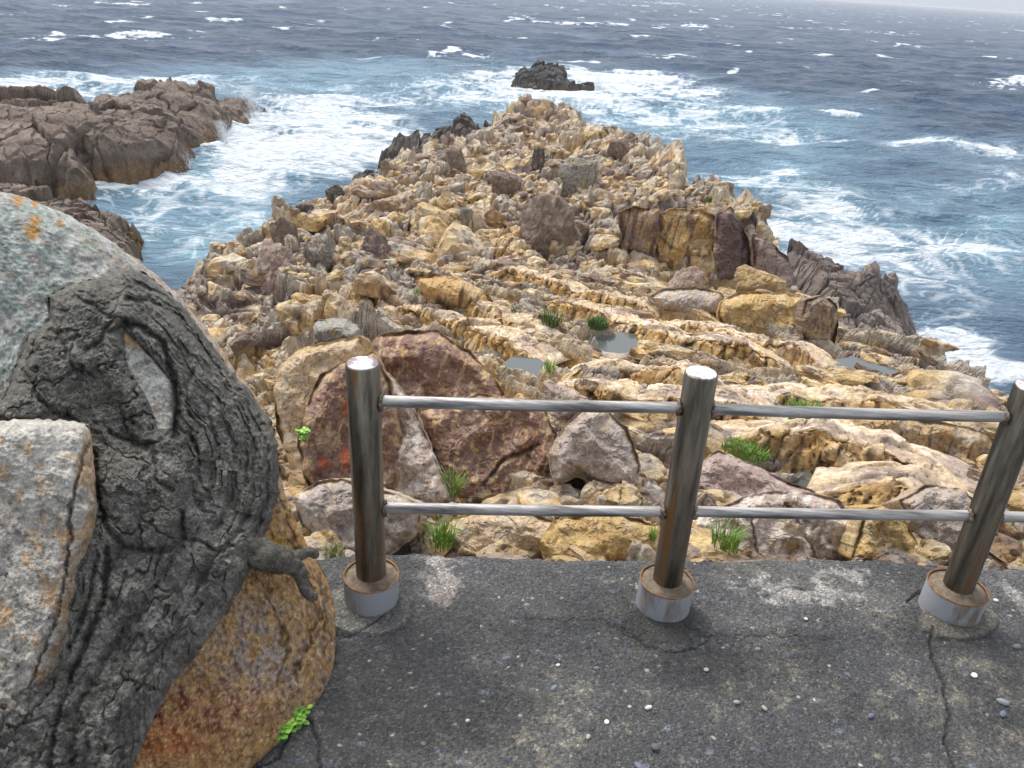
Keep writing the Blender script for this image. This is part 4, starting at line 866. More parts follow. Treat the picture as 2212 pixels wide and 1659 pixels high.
slab('rock_slab', 'smooth grey purple slab between the rails right of the middle post', [(1500,1090),(1520,1010),(1560,985),(1620,1010),(1680,1040),(1740,1060),(1700,1085),(1600,1105),(1520,1110)], (1600, 1050), T_((.42, .31, .27), ('a', -.1, .4, (.54, .44, .38), .9), ('e', .2, .7, (.55, .44, .33), .6)), seed=72, foot=(1600,1100), lean=1., rise=.05)
slab('rock_slab', 'golden wedge with a rusty edge left of the third post', [(1850,1200),(1862,1150),(1880,1110),(1905,1105),(1940,1120),(1965,1160),(1985,1205),(1940,1215),(1870,1214)], (1910, 1165), OCH, seed=73, foot=(1910,1205), lean=.6)
slab('rock_slab', 'big golden brown block on the far side of the long ledge near the third post', [(1800,930),(1830,900),(1900,905),(2000,915),(2080,930),(2140,960),(2150,1000),(2110,1020),(2040,1012),(1960,990),(1880,972),(1820,960)], (1980, 960), T_((.50, .34, .17), ('a', -.1, .4, (.52, .42, .30), .9), ('s', .1, .4, (.18, .12, .09), .85), ('b', .2, .5, (.33, .26, .22), .6)), seed=74, foot=(1990,1000), lean=.4, edge=30, rise=.15, bulge=.04)
slab('rock_slab', 'grey wedge directly behind the third post', [(1960,1090),(2010,1060),(2080,1070),(2120,1110),(2140,1160),(2130,1210),(2040,1210),(1990,1160)], (2060, 1130), GRY, seed=75, foot=(2060,1200), lean=.8)
slab('rock_slab', 'lumpy white and tan rock beneath the upper rail in front of the golden block', [(1540,880),(1600,850),(1660,850),(1700,880),(1690,910),(1600,915)], (1620, 885), WHT, seed=76, foot=(1620,910), lean=.7)
slab('rock_slab', 'grey boulder with orange lichen above the first post', [(588,775),(600,745),(640,715),(690,697),(740,695),(765,715),(768,738),(720,755),(650,770),(610,800)], (680, 740), T_((.34, .32, .28), ('a', -.1, .4, (.24, .235, .215), .8), ('b', .2, .45, (.56, .33, .11), .8)), seed=77, foot=(690,765), lean=.9, bulge=.08, edge=34, rise=.1)

# ---- the streaked faces of the cliff on the right
CG = 'tall faces of the streaked cliff'
slab('cliff_slab', 'broad golden cliff face with dark vertical streaks on the right of the headland', [(1425,462),(1460,452),(1500,455),(1551,466),(1558,530),(1553,606),(1500,612),(1440,598),(1424,540)], (1490, 535), T_((.56, .37, .16), ('a', -.1, .4, (.60, .46, .28), .8), ('s', .0, .3, (.15, .10, .075), .85)), seed=81, foot=(1490,600), lean=.18, bulge=.02, edge=16, cat='cliff face', group=CG, grow=1.03)
slab('cliff_slab', 'smooth dark brown slab at the right end of the streaked cliff', [(1551,462),(1580,450),(1605,490),(1622,530),(1630,600),(1600,612),(1552,606),(1546,530)], (1588, 540), T_((.16, .11, .10), ('a', -.1, .4, (.21, .155, .14), .8), ('e', .3, .8, (.5, .38, .25), .7)), seed=82, foot=(1590,606), lean=.2, bulge=.025, edge=16, cat='cliff face', group=CG, grow=1.03)
slab('cliff_slab', 'brown rusty face at the left end of the streaked cliff', [(1338,460),(1370,448),(1424,452),(1420,520),(1408,566),(1370,562),(1346,545)], (1380, 505), T_((.30, .20, .15), ('a', -.1, .4, (.50, .34, .18), .8), ('s', .0, .3, (.13, .09, .075), .85)), seed=83, foot=(1380,560), lean=.2, bulge=.03, edge=16, cat='cliff face', group=CG, grow=1.03)
slab('cliff_slab', 'dark splintered wedge stepping down right of the smooth dark slab', [(1625,505),(1660,520),(1700,556),(1722,610),(1728,640),(1680,630),(1632,610)], (1670, 580), T_((.26, .19, .155), ('a', -.1, .4, (.42, .31, .2), .8), ('s', .0, .3, (.12, .09, .075), .85)), seed=84, foot=(1680,622), lean=.3, bulge=.03, edge=16, cat='cliff face', group=CG, grow=1.03)

slab('cliff_slab', 'dark streaked upright face at the right rim below the streaked cliff', [(1740,652),(1775,640),(1806,655),(1810,700),(1800,748),(1760,752),(1735,735),(1732,690)], (1772, 700), T_((.30, .21, .15), ('a', -.1, .4, (.50, .36, .2), .8), ('s', .0, .3, (.12, .09, .075), .85)), seed=85, foot=(1770,745), lean=.3, bulge=.03, edge=14, cat='cliff face', group=CG, grow=1.03)
slab('rock_slab', 'broad golden bank of rock between the streaked cliff and the long ledges', [(1555,650),(1590,632),(1660,628),(1730,640),(1738,690),(1730,738),(1680,735),(1610,728),(1560,715),(1548,680)], (1645, 685), OCH, seed=86, foot=(1645,728), lean=.5, bulge=.06, grow=1.0, group=CG, cat='rock bank')
slab('rock_slab', 'pale lumpy bank of rock at the left end of the ledges under the cliff', [(1400,640),(1440,622),(1500,618),(1560,632),(1566,690),(1500,690),(1430,672)], (1490, 655), GRY, seed=87, foot=(1490,684), lean=.6, bulge=.05, grow=1.0, group=CG, cat='rock bank')
slab('rock_slab', 'ochre bluff with a dark cleft at the head of the ledges in the centre', [(900,600),(940,590),(985,600),(1030,618),(1060,640),(1080,690),(1030,690),(960,668),(910,640)], (990, 640), T_((.52, .33, .14), ('a', -.1, .4, (.58, .42, .24), .8), ('s', .05, .35, (.16, .105, .075), .8)), seed=88, foot=(990,676), lean=.5, bulge=.06, grow=1.0, group=CG, cat='rock bank')
slab('rock_slab', 'cracked purple and cream slab right of the dark triangular slab', [(1180,830),(1250,840),(1310,870),(1330,900),(1260,890),(1210,930),(1180,930)], (1240, 870), T_((.36, .27, .23), ('a', -.1, .4, (.58, .48, .36), .9), ('b', .1, .4, (.22, .15, .13), .7)), seed=89, foot=(1230,920), lean=.8, grow=1.1)
# ---------------------------------------------------------------- pavement
G = 10.4
EDGE_PX = [(-300,1190),(700,1192),(860,1186),(1000,1190),(1150,1196),(1300,1200),(1500,1200),(1700,1196),(1900,1200),(2050,1212),(2212,1216),(2900,1260)]
EDGE = np.array([atz(a, b, G)[:2] for a, b in EDGE_PX])
POSTS = [(-.3564, 1.746), (.4813, 1.806), (1.343, 1.865), (2.20, 1.925)]
def pave_mat():
    m, t, b = nodes('pebble_concrete'); L = t.links.new
    pos = t.nodes.new('ShaderNodeNewGeometry').outputs['Position']
    a = t.nodes.new('ShaderNodeAttribute'); a.attribute_name = 'Col'
    v = t.nodes.new('ShaderNodeTexVoronoi'); v.inputs['Scale'].default_value = 170; v.inputs['Randomness'].default_value = 1; L(pos, v.inputs['Vector'])
    n = noise(t, 420, 5, .7, pos); n2 = noise(t, 60, 6, .65, pos)
    hv = t.nodes.new('ShaderNodeSeparateColor'); L(v.outputs['Color'], hv.inputs[0])
    r = ramp(t, hv.outputs[0], [(.0, .7), (.55, 1.), (.86, 1.35), (.93, 2.0)])
    m1 = t.nodes.new('ShaderNodeMixRGB'); m1.blend_type = 'MULTIPLY'; m1.inputs[0].default_value = .8; L(a.outputs[0], m1.inputs[1]); L(r.outputs[0], m1.inputs[2])
    r2 = ramp(t, n.outputs[0], [(.3, .38), (.5, 1.), (.7, 2.1)]); m2 = t.nodes.new('ShaderNodeMixRGB'); m2.blend_type = 'MULTIPLY'; m2.inputs[0].default_value = .9; L(m1.outputs[0], m2.inputs[1]); L(r2.outputs[0], m2.inputs[2])
    L(m2.outputs[0], b.inputs['Base Color'])
    rr = ramp(t, n2.outputs[0], [(.35, .45), (.6, .85)]); L(rr.outputs[0], b.inputs['Roughness'])
    ad = t.nodes.new('ShaderNodeMath'); ad.operation = 'SUBTRACT'; L(n.outputs[0], ad.inputs[0]); L(v.outputs['Distance'], ad.inputs[1])
    bp = t.nodes.new('ShaderNodeBump'); bp.inputs['Strength'].default_value = 1.; bp.inputs['Distance'].default_value = .006; L(ad.outputs[0], bp.inputs['Height']); L(bp.outputs[0], b.inputs['Normal'])
    return m
MPAVE = pave_mat()
def build_pave():
    xs = np.concatenate([np.linspace(-3, -.75, 60), np.arange(-.745, 1.95, .0034), np.linspace(1.96, 4.5, 120)])
    v = np.concatenate([np.linspace(-2.2, .95, 60), np.arange(.954, 2.0, .0030)]); 
    ey = np.interp(xs, EDGE[:, 0], EDGE[:, 1])+.022*fbm(xs/.12, xs*0, 4, 701)+.006*fbm(xs/.02, xs*0, 3, 702)
    vv = (v-v[0])/(v[-1]-v[0]); 
    Y = v[0]+(ey[None]-v[0])*vv[:, None]; X = np.repeat(xs[None], len(v), 0)
    x, y = X.ravel(), Y.ravel(); ed = (np.repeat(ey[None], len(v), 0).ravel()-y)
    z = .012*fbm(x/.5, y/.5, 3, 711)+.004*fbm(x/.09, y/.09, 4, 712)
    F1, F2, H, dx, dy = worley(x/.013+.4*pn(x/.03, y/.03, 5), y/.011+.4*pn(x/.03+4, y/.03, 6), 720)
    Fb, F2b, Hb, dxb, dyb = worley(x/.03+.3*pn(x/.05, y/.05, 7), y/.025, 721)
    expo = sm(-.25, .35, fbm(x/.25, y/.25, 4, 713))                    # where the pebbles stand proud
    peb = sm(.48, .15, F1)*(h01(H, 3) > .35); z += .0035*peb*(.35+.65*expo)
    bigp = sm(.40, .30, Fb)*(h01(Hb, 3) > .93); z += .004*bigp*np.sqrt(np.clip(1-(Fb/.42)**2, 0, 1))
    g1 = fbm(x/.35, y/.35, 4, 714); g2 = fbm(x/.06, y/.06, 4, 715); g3 = fbm(x/.015, y/.015, 3, 716)
    c = np.repeat(C_(.094, .093, .092)[None], len(x), 0)
    c = mixc(c, (.145, .140, .128), sm(-.1, .4, g1+.4*g2)); 
    c = mixc(c, (.33, .295, .225), sm(.14, .44, g2*.7+.45*g3+.33*sm(-.1, .5, g1)-.12*sm(1.45, 1.75, y)+.05*sm(.1, .9, x)-.14)*(1-bigp)*.7)
    pc = np.stack([.03+.17*h01(H, 4)**1.5, .032+.165*h01(H, 4)**2, .036+.16*h01(H, 4)**2], -1); k = (peb*.75)[:, None]*(1-sm(.12, .3, g2*.8+.4*g3))[:, None]; c = c+(pc-c)*k
    wh = (h01(H, 8) > .988)*sm(.4, .3, F1); c = mixc(c, (.55, .53, .46), wh*.8)
    bc = np.stack([.09+.10*h01(Hb, 4), .10+.10*h01(Hb, 4), .12+.11*h01(Hb, 4)], -1); c = c+(bc-c)*bigp[:, None]
    px, py = proj(x, y, np.full(x.shape, G))
    def blob(cx, cy, rx, ry, z_=G): return patch_w(x, y, cx, cy, rx, ry, z_, 1.6)
    salt = blob(950, 1245, 55, 60)*.95+blob(1750, 1290, 120, 22)*.9+blob(1640, 1262, 90, 20)*.6+blob(2185, 1290, 40, 60)*.5+blob(1835, 1250, 90, 26)*.6
    c = mixc(c, (.40, .37, .34), np.clip(sm(.35, .95, salt+1.0*g2+.5*g3)*sm(.1, .3, salt), 0, 1)*.85)
    c = mixc(c, (.24, .16, .14), blob(960, 1270, 40, 46)*sm(0, .4, g2)*.7)
    rt_ = sm(1.35, 1.75, x)*.6; c = mixc(c, (.22, .215, .20), rt_*sm(-.3, .3, g2))
    for cx, cy, rx, ry, col, hh in ((790, 1318, 105, 62, (.20, .195, .175), .010), (2068, 1345, 92, 46, (.23, .205, .165), .012), (1440, 1345, 105, 50, (.062, .058, .052), .004)):
        w_ = sm(.42, .50, blob(cx, cy, rx, ry)+.10*g2+.05*g1); z += w_*hh; c = mixc(c*1., col, w_*.85); c = c*(1+.25*g3*w_)[:, None]
    wetm = sm(.05, .45, fbm(x/.5, y/.3, 3, 717)+.15)*(1-np.clip(salt, 0, 1)); c = c*(1-.35*wetm)[:, None]
    lines = [([(2010,1365),(2012,1420),(2038,1470),(2050,1540),(2040,1600),(2062,1659),(2060,1720)], 3.2, .008), ([(1330,1352),(1390,1395),(1450,1412),(1500,1402),(1530,1380)], 2.6, .006), ([(1100,1335),(1220,1345),(1300,1340),(1350,1375)], 2., .004),
      ([(520,1668),(600,1640),(640,1545),(672,1560),(690,1610),(696,1690)], 3., .008), ([(1480,1355),(1520,1372),(1660,1372),(1800,1380)], 1.8, .003), ([(715,1370),(760,1376),(800,1355),(830,1330)], 2.4, .006), ([(1960,1300),(1990,1280),(2010,1285)], 3, .01), ([(1650,1290),(1700,1270),(1760,1275)], 1.6, .003)]
    cr, m = cracks(px, py, lines, 77, 9); z += cr; c = mixc(c, (.02, .02, .02), m*.75)
    z = z-.03*np.exp(-ed/.02)
    V = [np.stack([x, y, G+z], -1)]; cols = [c]; n = len(xs)
    last = V[0][-n:]
    for dy_, dz_ in ((.02, -.05), (.01, -.15), (.03, -.4), (.05, -1.0), (.1, -2.0)):
        V.append(last+np.stack([np.zeros(n), dy_+.02*fbm(xs/.1, xs*0+dz_*3, 3, 703), np.full(n, dz_)], -1)); cols.append(np.repeat(C_(.17, .165, .15)[None], n, 0))
    o = mk('pavement', np.concatenate(V), gridf(len(v)+5, n), MPAVE, np.concatenate(cols)); tag(o, kind='structure')
build_pave()
# ---------------------------------------------------------------- railing
def steel_mat(name, base, rough, rust, scale, streak=18):
    m, t, b = nodes(name); L = t.links.new; tc = t.nodes.new('ShaderNodeTexCoord').outputs['Object']
    mp = t.nodes.new('ShaderNodeMapping'); mp.inputs['Scale'].default_value = scale; L(tc, mp.inputs[0])
    n = noise(t, streak, 6, .6, mp.outputs[0], .2); n2 = noise(t, streak*7, 5, .7, mp.outputs[0])
    r = ramp(t, n.outputs[0], [(.38, tuple(k*.45 for k in base)), (.5, base), (.58, tuple(min(1, k*1.35) for k in base)), (.66, rust)])
    L(r.outputs[0], b.inputs['Base Color']); b.inputs['Metallic'].default_value = .92
    rr = ramp(t, n2.outputs[0], [(.3, rough*.6), (.7, rough*1.6)]); L(rr.outputs[0], b.inputs['Roughness'])
    mm = ramp(t, n.outputs[0], [(.60, .92), (.68, .3)]); L(mm.outputs[0], b.inputs['Metallic'])
    bp = t.nodes.new('ShaderNodeBump'); bp.inputs['Strength'].default_value = .12; bp.inputs['Distance'].default_value = .002; L(n2.outputs[0], bp.inputs['Height']); L(bp.outputs[0], b.inputs['Normal'])
    return m
MPOST = steel_mat('tarnished_steel', (.19, .165, .13), .36, (.20, .10, .04), (1, 1, .10), 26)
MRAIL = steel_mat('brushed_steel', (.44, .42, .405), .62, (.40, .36, .33), (.06, 1, 1), 40)
def patchy(name, a, bcol, scale, lo, hi, rough=.7, bump=.3, metal=0., stretch=(1, 1, 1)):
    m, t, b = nodes(name); L = t.links.new; tc = t.nodes.new('ShaderNodeTexCoord').outputs['Object']
    mp = t.nodes.new('ShaderNodeMapping'); mp.inputs['Scale'].default_value = stretch; L(tc, mp.inputs[0])
    n = noise(t, scale, 8, .65, mp.outputs[0], .3); r = ramp(t, n.outputs[0], [(lo, a), (hi, bcol)]); L(r.outputs[0], b.inputs['Base Color'])
    b.inputs['Roughness'].default_value = rough; b.inputs['Metallic'].default_value = metal
    n2 = noise(t, scale*8, 6, .7, tc); bp = t.nodes.new('ShaderNodeBump'); bp.inputs['Strength'].default_value = bump; bp.inputs['Distance'].default_value = .002; L(n2.outputs[0], bp.inputs['Height']); L(bp.outputs[0], b.inputs['Normal']); return m
MCAP = patchy('worn_cap', (.30, .22, .22), (.82, .82, .85), 22, .44, .5, .35, .1)
MSLEEVE = patchy('galvanised_sleeve', (.17, .13, .09), (.33, .335, .355), 9, .36, .5, .6, .2, .15, (1, 1, .35))
MFILL = patchy('brown_mortar', (.12, .09, .065), (.26, .20, .14), 50, .35, .65, .9, 1.)
MRUST = patchy('rust', (.16, .07, .03), (.34, .19, .08), 60, .35, .65, .9, .6)
MWELD = patchy('weld_bead', (.10, .065, .045), (.30, .24, .19), 120, .38, .62, .55, .9, .5)
fence = bpy.data.objects.new('metal_railing', None); sc.collection.objects.link(fence); fence.location = (POSTS[0][0], POSTS[0][1], G)
tag(fence, 'tarnished stainless steel railing with two rails and round posts along the pavement edge', 'railing')
bpy.context.view_layer.update(); OFF = C_(POSTS[0][0], POSTS[0][1], G)
def fmk(name, V, Fc, mat, parent): 
    V = np.array(V)-OFF
    if parent is not fence: V = V
    return mk(name, V, Fc, mat, parent=parent)
LEAN = [(-.014, 0), (-.019, 0), (-.023, 0), (-.02, 0)]; HT = [11.145, 11.153, 11.150, 11.155]
def weld(c, ax, r, seed):
    V, Fc = [], []; A = np.linspace(0, 2*math.pi, 22, endpoint=False); K = np.linspace(0, 2*math.pi, 12, endpoint=False); rg = np.random.RandomState(seed)
    for a in A:
        rr = r*(1+.12*rg.normal()); th = .0062*(1+.3*rg.normal())
        for k in K: V.append((c[0]+ax*.9*th*math.cos(k), c[1]+(rr+th*math.sin(k))*math.cos(a), c[2]+(rr+th*math.sin(k))*math.sin(a)))
    n = len(K); Fc = [(i*n+j, i*n+(j+1) % n, ((i+1) % 22)*n+(j+1) % n, ((i+1) % 22)*n+j) for i in range(22) for j in range(n)]
    return V, Fc
for i, (x0, y0) in enumerate(POSTS):
    ln = LEAN[i]; top = HT[i]; R1 = .0415; zb = G+.093
    V, Fc = lathe([(R1, G+.02), (R1, top-.004), (R1-.0015, top-.0015), (R1-.004, top)], 56, (x0, y0), ln, zb)
    post = fmk('post', V, Fc, MPOST, fence)
    cx, cy = x0+ln[0]*(top-zb), y0
    V, Fc = lathe([(R1-.0035, top-.0005), (R1-.004, top+.0012), (.02, top+.0015), (.0005, top+.0015)], 56, (cx, cy)); fmk('cap', V, Fc, MCAP, post)
    FR, FH = (.0765, .0775, .0825, .08)[i], .090
    V, Fc = lathe([(FR+.002, G-.03), (FR, G+.01), (FR, G+FH-.004), (FR-.001, G+FH)], 56, (x0, y0)); foot = fmk('footing', V, Fc, MSLEEVE, fence)
    V, Fc = lathe([(FR-.0005, G+FH-.003), (FR+.0012, G+FH+.001), (FR-.0015, G+FH+.003), (FR-.004, G+FH-.001)], 56, (x0, y0)); fmk('rust_rim', V, Fc, MRUST, foot)
    V, Fc = lathe([(FR-.003, G+FH-.006), (FR-.02, G+FH-.001), (R1+.010, G+FH+.001), (R1+.002, G+FH+.006), (R1-.004, G+FH+.008)], 56, (x0, y0)); fmk('mortar_fill', V, Fc, MFILL, foot)
RZ = [[(11.042, 11.052), (11.052, 11.060), (0, 0)], [(10.720, 10.730), (10.733, 10.745), (10.745, 10.75)]]
for lev in range(2):
    for i in range(3):
        if lev == 0 and i == 2: continue
        za, zb_ = RZ[lev][i]; (xa, ya), (xb, yb) = POSTS[i], POSTS[i+1]
        a = C_(xa+LEAN[i][0]*(za-G)+.036, ya+.002, za); b = C_(xb+LEAN[i+1][0]*(zb_-G)-.036, yb-.002, zb_); d = b-a; d /= np.linalg.norm(d)
        s1 = np.cross(d, C_(0, 0, 1)); s1 /= np.linalg.norm(s1); s2 = np.cross(s1, d); K = np.linspace(0, 2*math.pi, 32, endpoint=False); T = np.linspace(0, 1, 30)
        ctr = a[None]+(b-a)[None]*T[:, None]+C_(0, 0, -.003)[None]*(4*T*(1-T))[:, None]
        V = (ctr[:, None]+.0152*(np.cos(K)[None, :, None]*s1+np.sin(K)[None, :, None]*s2)).reshape(-1, 3)
        ii = np.arange(29)[:, None]*32; j = np.arange(32)[None]; Fc = np.stack([ii+j, ii+(j+1) % 32, ii+32+(j+1) % 32, ii+32+j], -1).reshape(-1, 4)
        rail = fmk('rail', V, Fc, MRAIL, fence)
        for e_i, (q, s_) in enumerate(((a, 1), (b, -1))):
            V, Fc = weld(q+d*s_*.008, 1, .0165, i*7+lev*3+e_i); fmk('weld', V, Fc, MWELD, rail)
# ---------------------------------------------------------------- loose pebbles on the pavement
ICO3 = ico(4)
def pebble(px, py, wP, asp, col, rot, label, seed, cat='pebble', group='loose pebbles on the pavement'):
    g = atz(px, py, G); W = wP/F*((g-CAM)@fw); V, Fc = ICO3
    Q = V*(1+.12*fbm3(V[:, 0]*1.5+seed, V[:, 1]*1.5, V[:, 2]*1.5, 3, seed))[:, None]*C_(W/2, W/2*asp, W/2*min(asp, .5)); c, s = math.cos(rot), math.sin(rot)
    Q = np.stack([Q[:, 0]*c-Q[:, 1]*s, Q[:, 0]*s+Q[:, 1]*c, Q[:, 2]], -1)
    n = fbm3(Q[:, 0]*200, Q[:, 1]*200, Q[:, 2]*200, 3, seed)
    o = mk('pebble', Q, Fc, MPEB, np.repeat(C_(*col)[None], len(V), 0)*(1+.25*n)[:, None]); o.location = (g[0], g[1], G+.006); tag(o, label, cat, group)
MPEB = rock_mat('pebble_stone', 90, 500, .25, .002, .15, .55)
for q in [(1196,1490,20,.6,(.17,.19,.24),.9,'oval blue grey pebble in the middle of the pavement'),(1288,1447,14,.65,(.17,.18,.22),.2,'small blue grey pebble behind the oval one in the middle'),
  (1400,1532,17,.5,(.80,.79,.76),.4,'white broken shell bit in the middle of the pavement'),(1380,1660,26,.6,(.15,.17,.22),2.3,'blue grey pebble at the bottom edge of the picture'),
  (2165,1520,26,.6,(.24,.25,.27),-.4,'flat pale grey pebble near the right edge'),(2103,1462,16,.8,(.85,.84,.82),.5,'white shell bit beside the crack at the right'),(2165,1546,22,.6,(.13,.15,.2),.8,'dark blue pebble below the flat pale one at the right'),
  (1525,1450,12,.8,(.45,.42,.36),.3,'small beige pebble right of the middle'),(1270,1595,14,.7,(.4,.36,.29),1.1,'beige pebble low in the middle'),(1590,1520,14,.7,(.36,.34,.31),.1,'small pale pebble left of the cream patch at the right'),
  (1650,1533,15,.6,(.40,.37,.31),2.,'pale oval pebble right of the cream patch'),(1740,1340,8,.9,(.7,.68,.64),.2,'tiny white pebble behind the lower right pavement'),(1415,1617,20,.9,(.10,.105,.12),.1,'dark round pebble low in the middle'),
  (1880,1550,18,.6,(.14,.16,.2),.6,'blue grey pebble left of the right crack'),(2150,1300,12,.8,(.6,.58,.55),.3,'white pebble beside the third post'),(1010,1560,11,.7,(.5,.48,.44),.5,'small pale pebble on the left half of the pavement'),
  (1310,1563,12,.9,(.78,.77,.74),1.4,'small white shell bit left of the large white one'),(1205,1440,10,.7,(.75,.74,.7),.5,'tiny white shell bit behind the oval pebble'),(2195,1400,20,.6,(.2,.21,.24),.2,'grey pebble at the right edge of the picture')]:
    pebble(*q, seed=int(q[0]))
# ---------------------------------------------------------------- tide pools
def pool_mat():
    m, t, b = nodes('pool_water'); L = t.links.new; pos = t.nodes.new('ShaderNodeNewGeometry').outputs['Position']
    b.inputs['Base Color'].default_value = (.10, .105, .10, 1); b.inputs['Roughness'].default_value = .06; b.inputs['Specular IOR Level'].default_value = 1.
    n = noise(t, 14, 4, .5, pos); bp = t.nodes.new('ShaderNodeBump'); bp.inputs['Strength'].default_value = .12; bp.inputs['Distance'].default_value = .02; L(n.outputs[0], bp.inputs['Height']); L(bp.outputs[0], b.inputs['Normal']); return m
MPOOL = pool_mat()
for px, py, rx, ry, lv in pools:
    K = np.linspace(0, 2*math.pi, 40, endpoint=False); P = [atz(px+rx*1.25*math.cos(k), py+ry*1.25*math.sin(k), lv) for k in K]
    V = np.array([atz(px, py, lv)]+P); Fc = np.array([(0, i+1, (i+1) % 40+1) for i in range(40)])
    o = mk('tide_pool_water', V, Fc, MPOOL); tag(o, kind='structure')
# ---------------------------------------------------------------- grass and weeds
def leaf_mat(name, col, col2):
    m, t, b = nodes(name); L = t.links.new; oi = t.nodes.new('ShaderNodeNewGeometry'); n = noise(t, 30, 2, .5, oi.outputs['Position'])
    r = ramp(t, n.outputs[0], [(.35, col), (.65, col2)]); L(r.outputs[0], b.inputs['Base Color']); b.inputs['Roughness'].default_value = .55
    b.inputs['Transmission Weight'].default_value = 0; return m
MGR = leaf_mat('fresh_grass', (.10, .22, .03), (.26, .42, .07)); MGD = leaf_mat('dark_grass', (.045, .10, .02), (.12, .20, .04)); MTAN = leaf_mat('dry_grass', (.30, .26, .12), (.20, .22, .08)); MWEED = leaf_mat('weed_leaf', (.14, .36, .04), (.34, .60, .09)); MTW = plain('twig', (.24, .19, .14), .9)
def blades(n, spread, h, w_, seed, droop=.6, sy=1.):
    rg = np.random.RandomState(seed); V, Fc = [], []
    for k in range(n):
        a = rg.uniform(0, 2*math.pi); r = spread*math.sqrt(rg.rand()); bx, by = r*math.cos(a), r*math.sin(a)*sy; hh = h*rg.uniform(.5, 1.15); dr = a+rg.normal()*.7; ou = hh*rg.uniform(.25, 1.)*droop; wd = w_*rg.uniform(.7, 1.2)
        tw = dr+math.pi/2; o = len(V)
        for j in range(5):
            t_ = j/4; cx = bx+math.cos(dr)*ou*t_*t_; cy = by+math.sin(dr)*ou*t_*t_; cz = hh*(t_-.35*droop*t_**3); ww = wd*(1-t_**1.8)+.0004
            V += [(cx-math.cos(tw)*ww, cy-math.sin(tw)*ww, cz), (cx+math.cos(tw)*ww, cy+math.sin(tw)*ww, cz)]
        Fc += [(o+2*j, o+2*j+1, o+2*j+3, o+2*j+2) for j in range(4)]
    return np.array(V), np.array(Fc)
def tuft(px, py, wP, hP, mat, label, seed, n=70, dry=0, bw=.0035, cat='grass tuft', group='grass tufts among the rocks', Y=None, name='grass_tuft'):
    g = hit(px, py, zat) if Y is None else atY(px, py, Y); k = ((g-CAM)@fw)/F
    V, Fc = blades(n, wP*k*(.36 if hP > 18 else .45), hP*k*1.3, bw*max(1, k*F/6), seed); o = mk(name, V, Fc, mat); o.location = (g[0], g[1]-.05, g[2]+(.16 if 'mossy' in label or 'wide dark' in label else .05)); tag(o, label, cat, group)
    if dry:
        V, Fc = blades(dry, wP*k*.15, hP*k*2.4, .0012*max(1, k*F/6), seed+9, .9); mk('dry_stalks', V, Fc, MTW, parent=o)
    return o
for a in [(975,1072,60,50,MGR,'bright green grass tuft with dry stalks under the upper rail',1,90,14),(955,1182,70,60,MGR,'bright green tuft at the pavement edge right of the first post',2,90,0),(728,1208,60,24,MTAN,'low tan green tuft at the foot of the first post',3,110,0),
  (1560,1185,80,50,MGR,'yellow green tuft at the pavement edge right of the middle post',4,120,0),(1405,1168,22,26,MGR,'little tuft left of the middle post beneath the lower rail',5,40,0),(1725,930,130,26,MGR,'wide dark grass patch on the ledge left of the third post',6,500,0),
  (1190,705,60,34,MGD,'dark trailing tuft on the ridge above the middle of the upper rail',7,110,0),(1288,726,50,18,MGD,'dark mossy tuft at the edge of the long tide pool',8,260,0),(1112,690,24,22,MGD,'round dark green tuft in a cleft left of the trailing one',9,60,0),
  (1055,745,50,16,MGR,'thin green tuft beside the pale block above the upper rail',10,60,0),(1185,805,36,18,MGR,'small grass tuft at the right of the small tide pool',11,50,0),(905,640,24,12,MGR,'tiny tuft at the head of the long ridge',12,30,0),
  (1925,1098,36,40,MGR,'pale green tuft between the rails left of the third post',13,50,0),(1830,1200,50,34,MGR,'leafy green tuft with bare twigs at the pavement edge',14,80,12),(1240,1010,40,22,MGR,'sparse tuft in the sand between slabs left of the middle post',15,50,4),(1600,1005,110,14,MGR,'flat mossy tuft between the pale slabs right of the middle post',16,600,0),
  (1770,1080,40,26,MGD,'dark tuft between the two narrow pools',17,70,0),(1530,440,14,14,MGD,'tiny bush on top of the streaked cliff',18,40,0),(2035,1105,30,30,MGD,'small dark tuft behind the third post',19,40,0),(1640,905,40,14,MTAN,'dry tuft under the lumpy white rock',20,50,0)]:
    tuft(*a)
def leaves(n, w_, h, lf, seed, dirv):
    rg = np.random.RandomState(seed); V, Fc = [], []
    for k in range(n):
        t_ = rg.rand(); cx = dirv[0]*(t_-.5)*w_+rg.normal()*w_*.10; cy = dirv[1]*(t_-.5)*w_+rg.normal()*w_*.10; cz = h*rg.uniform(.1, 1)
        a = rg.uniform(0, 6.28); el = rg.uniform(-.1, .6); l = lf*rg.uniform(.6, 1.2); o = len(V); d = C_(math.cos(a)*math.cos(el), math.sin(a)*math.cos(el), math.sin(el)); s = C_(-math.sin(a), math.cos(a), 0); c0 = C_(cx, cy, cz)
        for f, ww in ((0, .05), (.3, .32), (.6, .36), (.85, .2), (1, .02)):
            p = c0+d*l*f+C_(0, 0, -.15*l*f*f); V += [p-s*ww*l, p-C_(0, 0, .06*l), p+s*ww*l]
        for j in range(4): Fc += [(o+3*j, o+3*j+1, o+3*j+4, o+3*j+3), (o+3*j+1, o+3*j+2, o+3*j+5, o+3*j+4)]
    return np.array(V), np.array(Fc)
g1_ = atz(560, 1632, G); g2_ = atz(648, 1560, G); dv = (g2_-g1_)[:2]; wl = np.linalg.norm(dv)
V, Fc = leaves(190, wl, .028, .019, 5, dv/wl); weed = mk('weed', V, Fc, MWEED); gm = (g1_+g2_)/2; weed.location = (gm[0], gm[1]+.01, G+.004); tag(weed, 'low bright green leafy weed growing where the rusty boulder meets the pavement', 'weed')
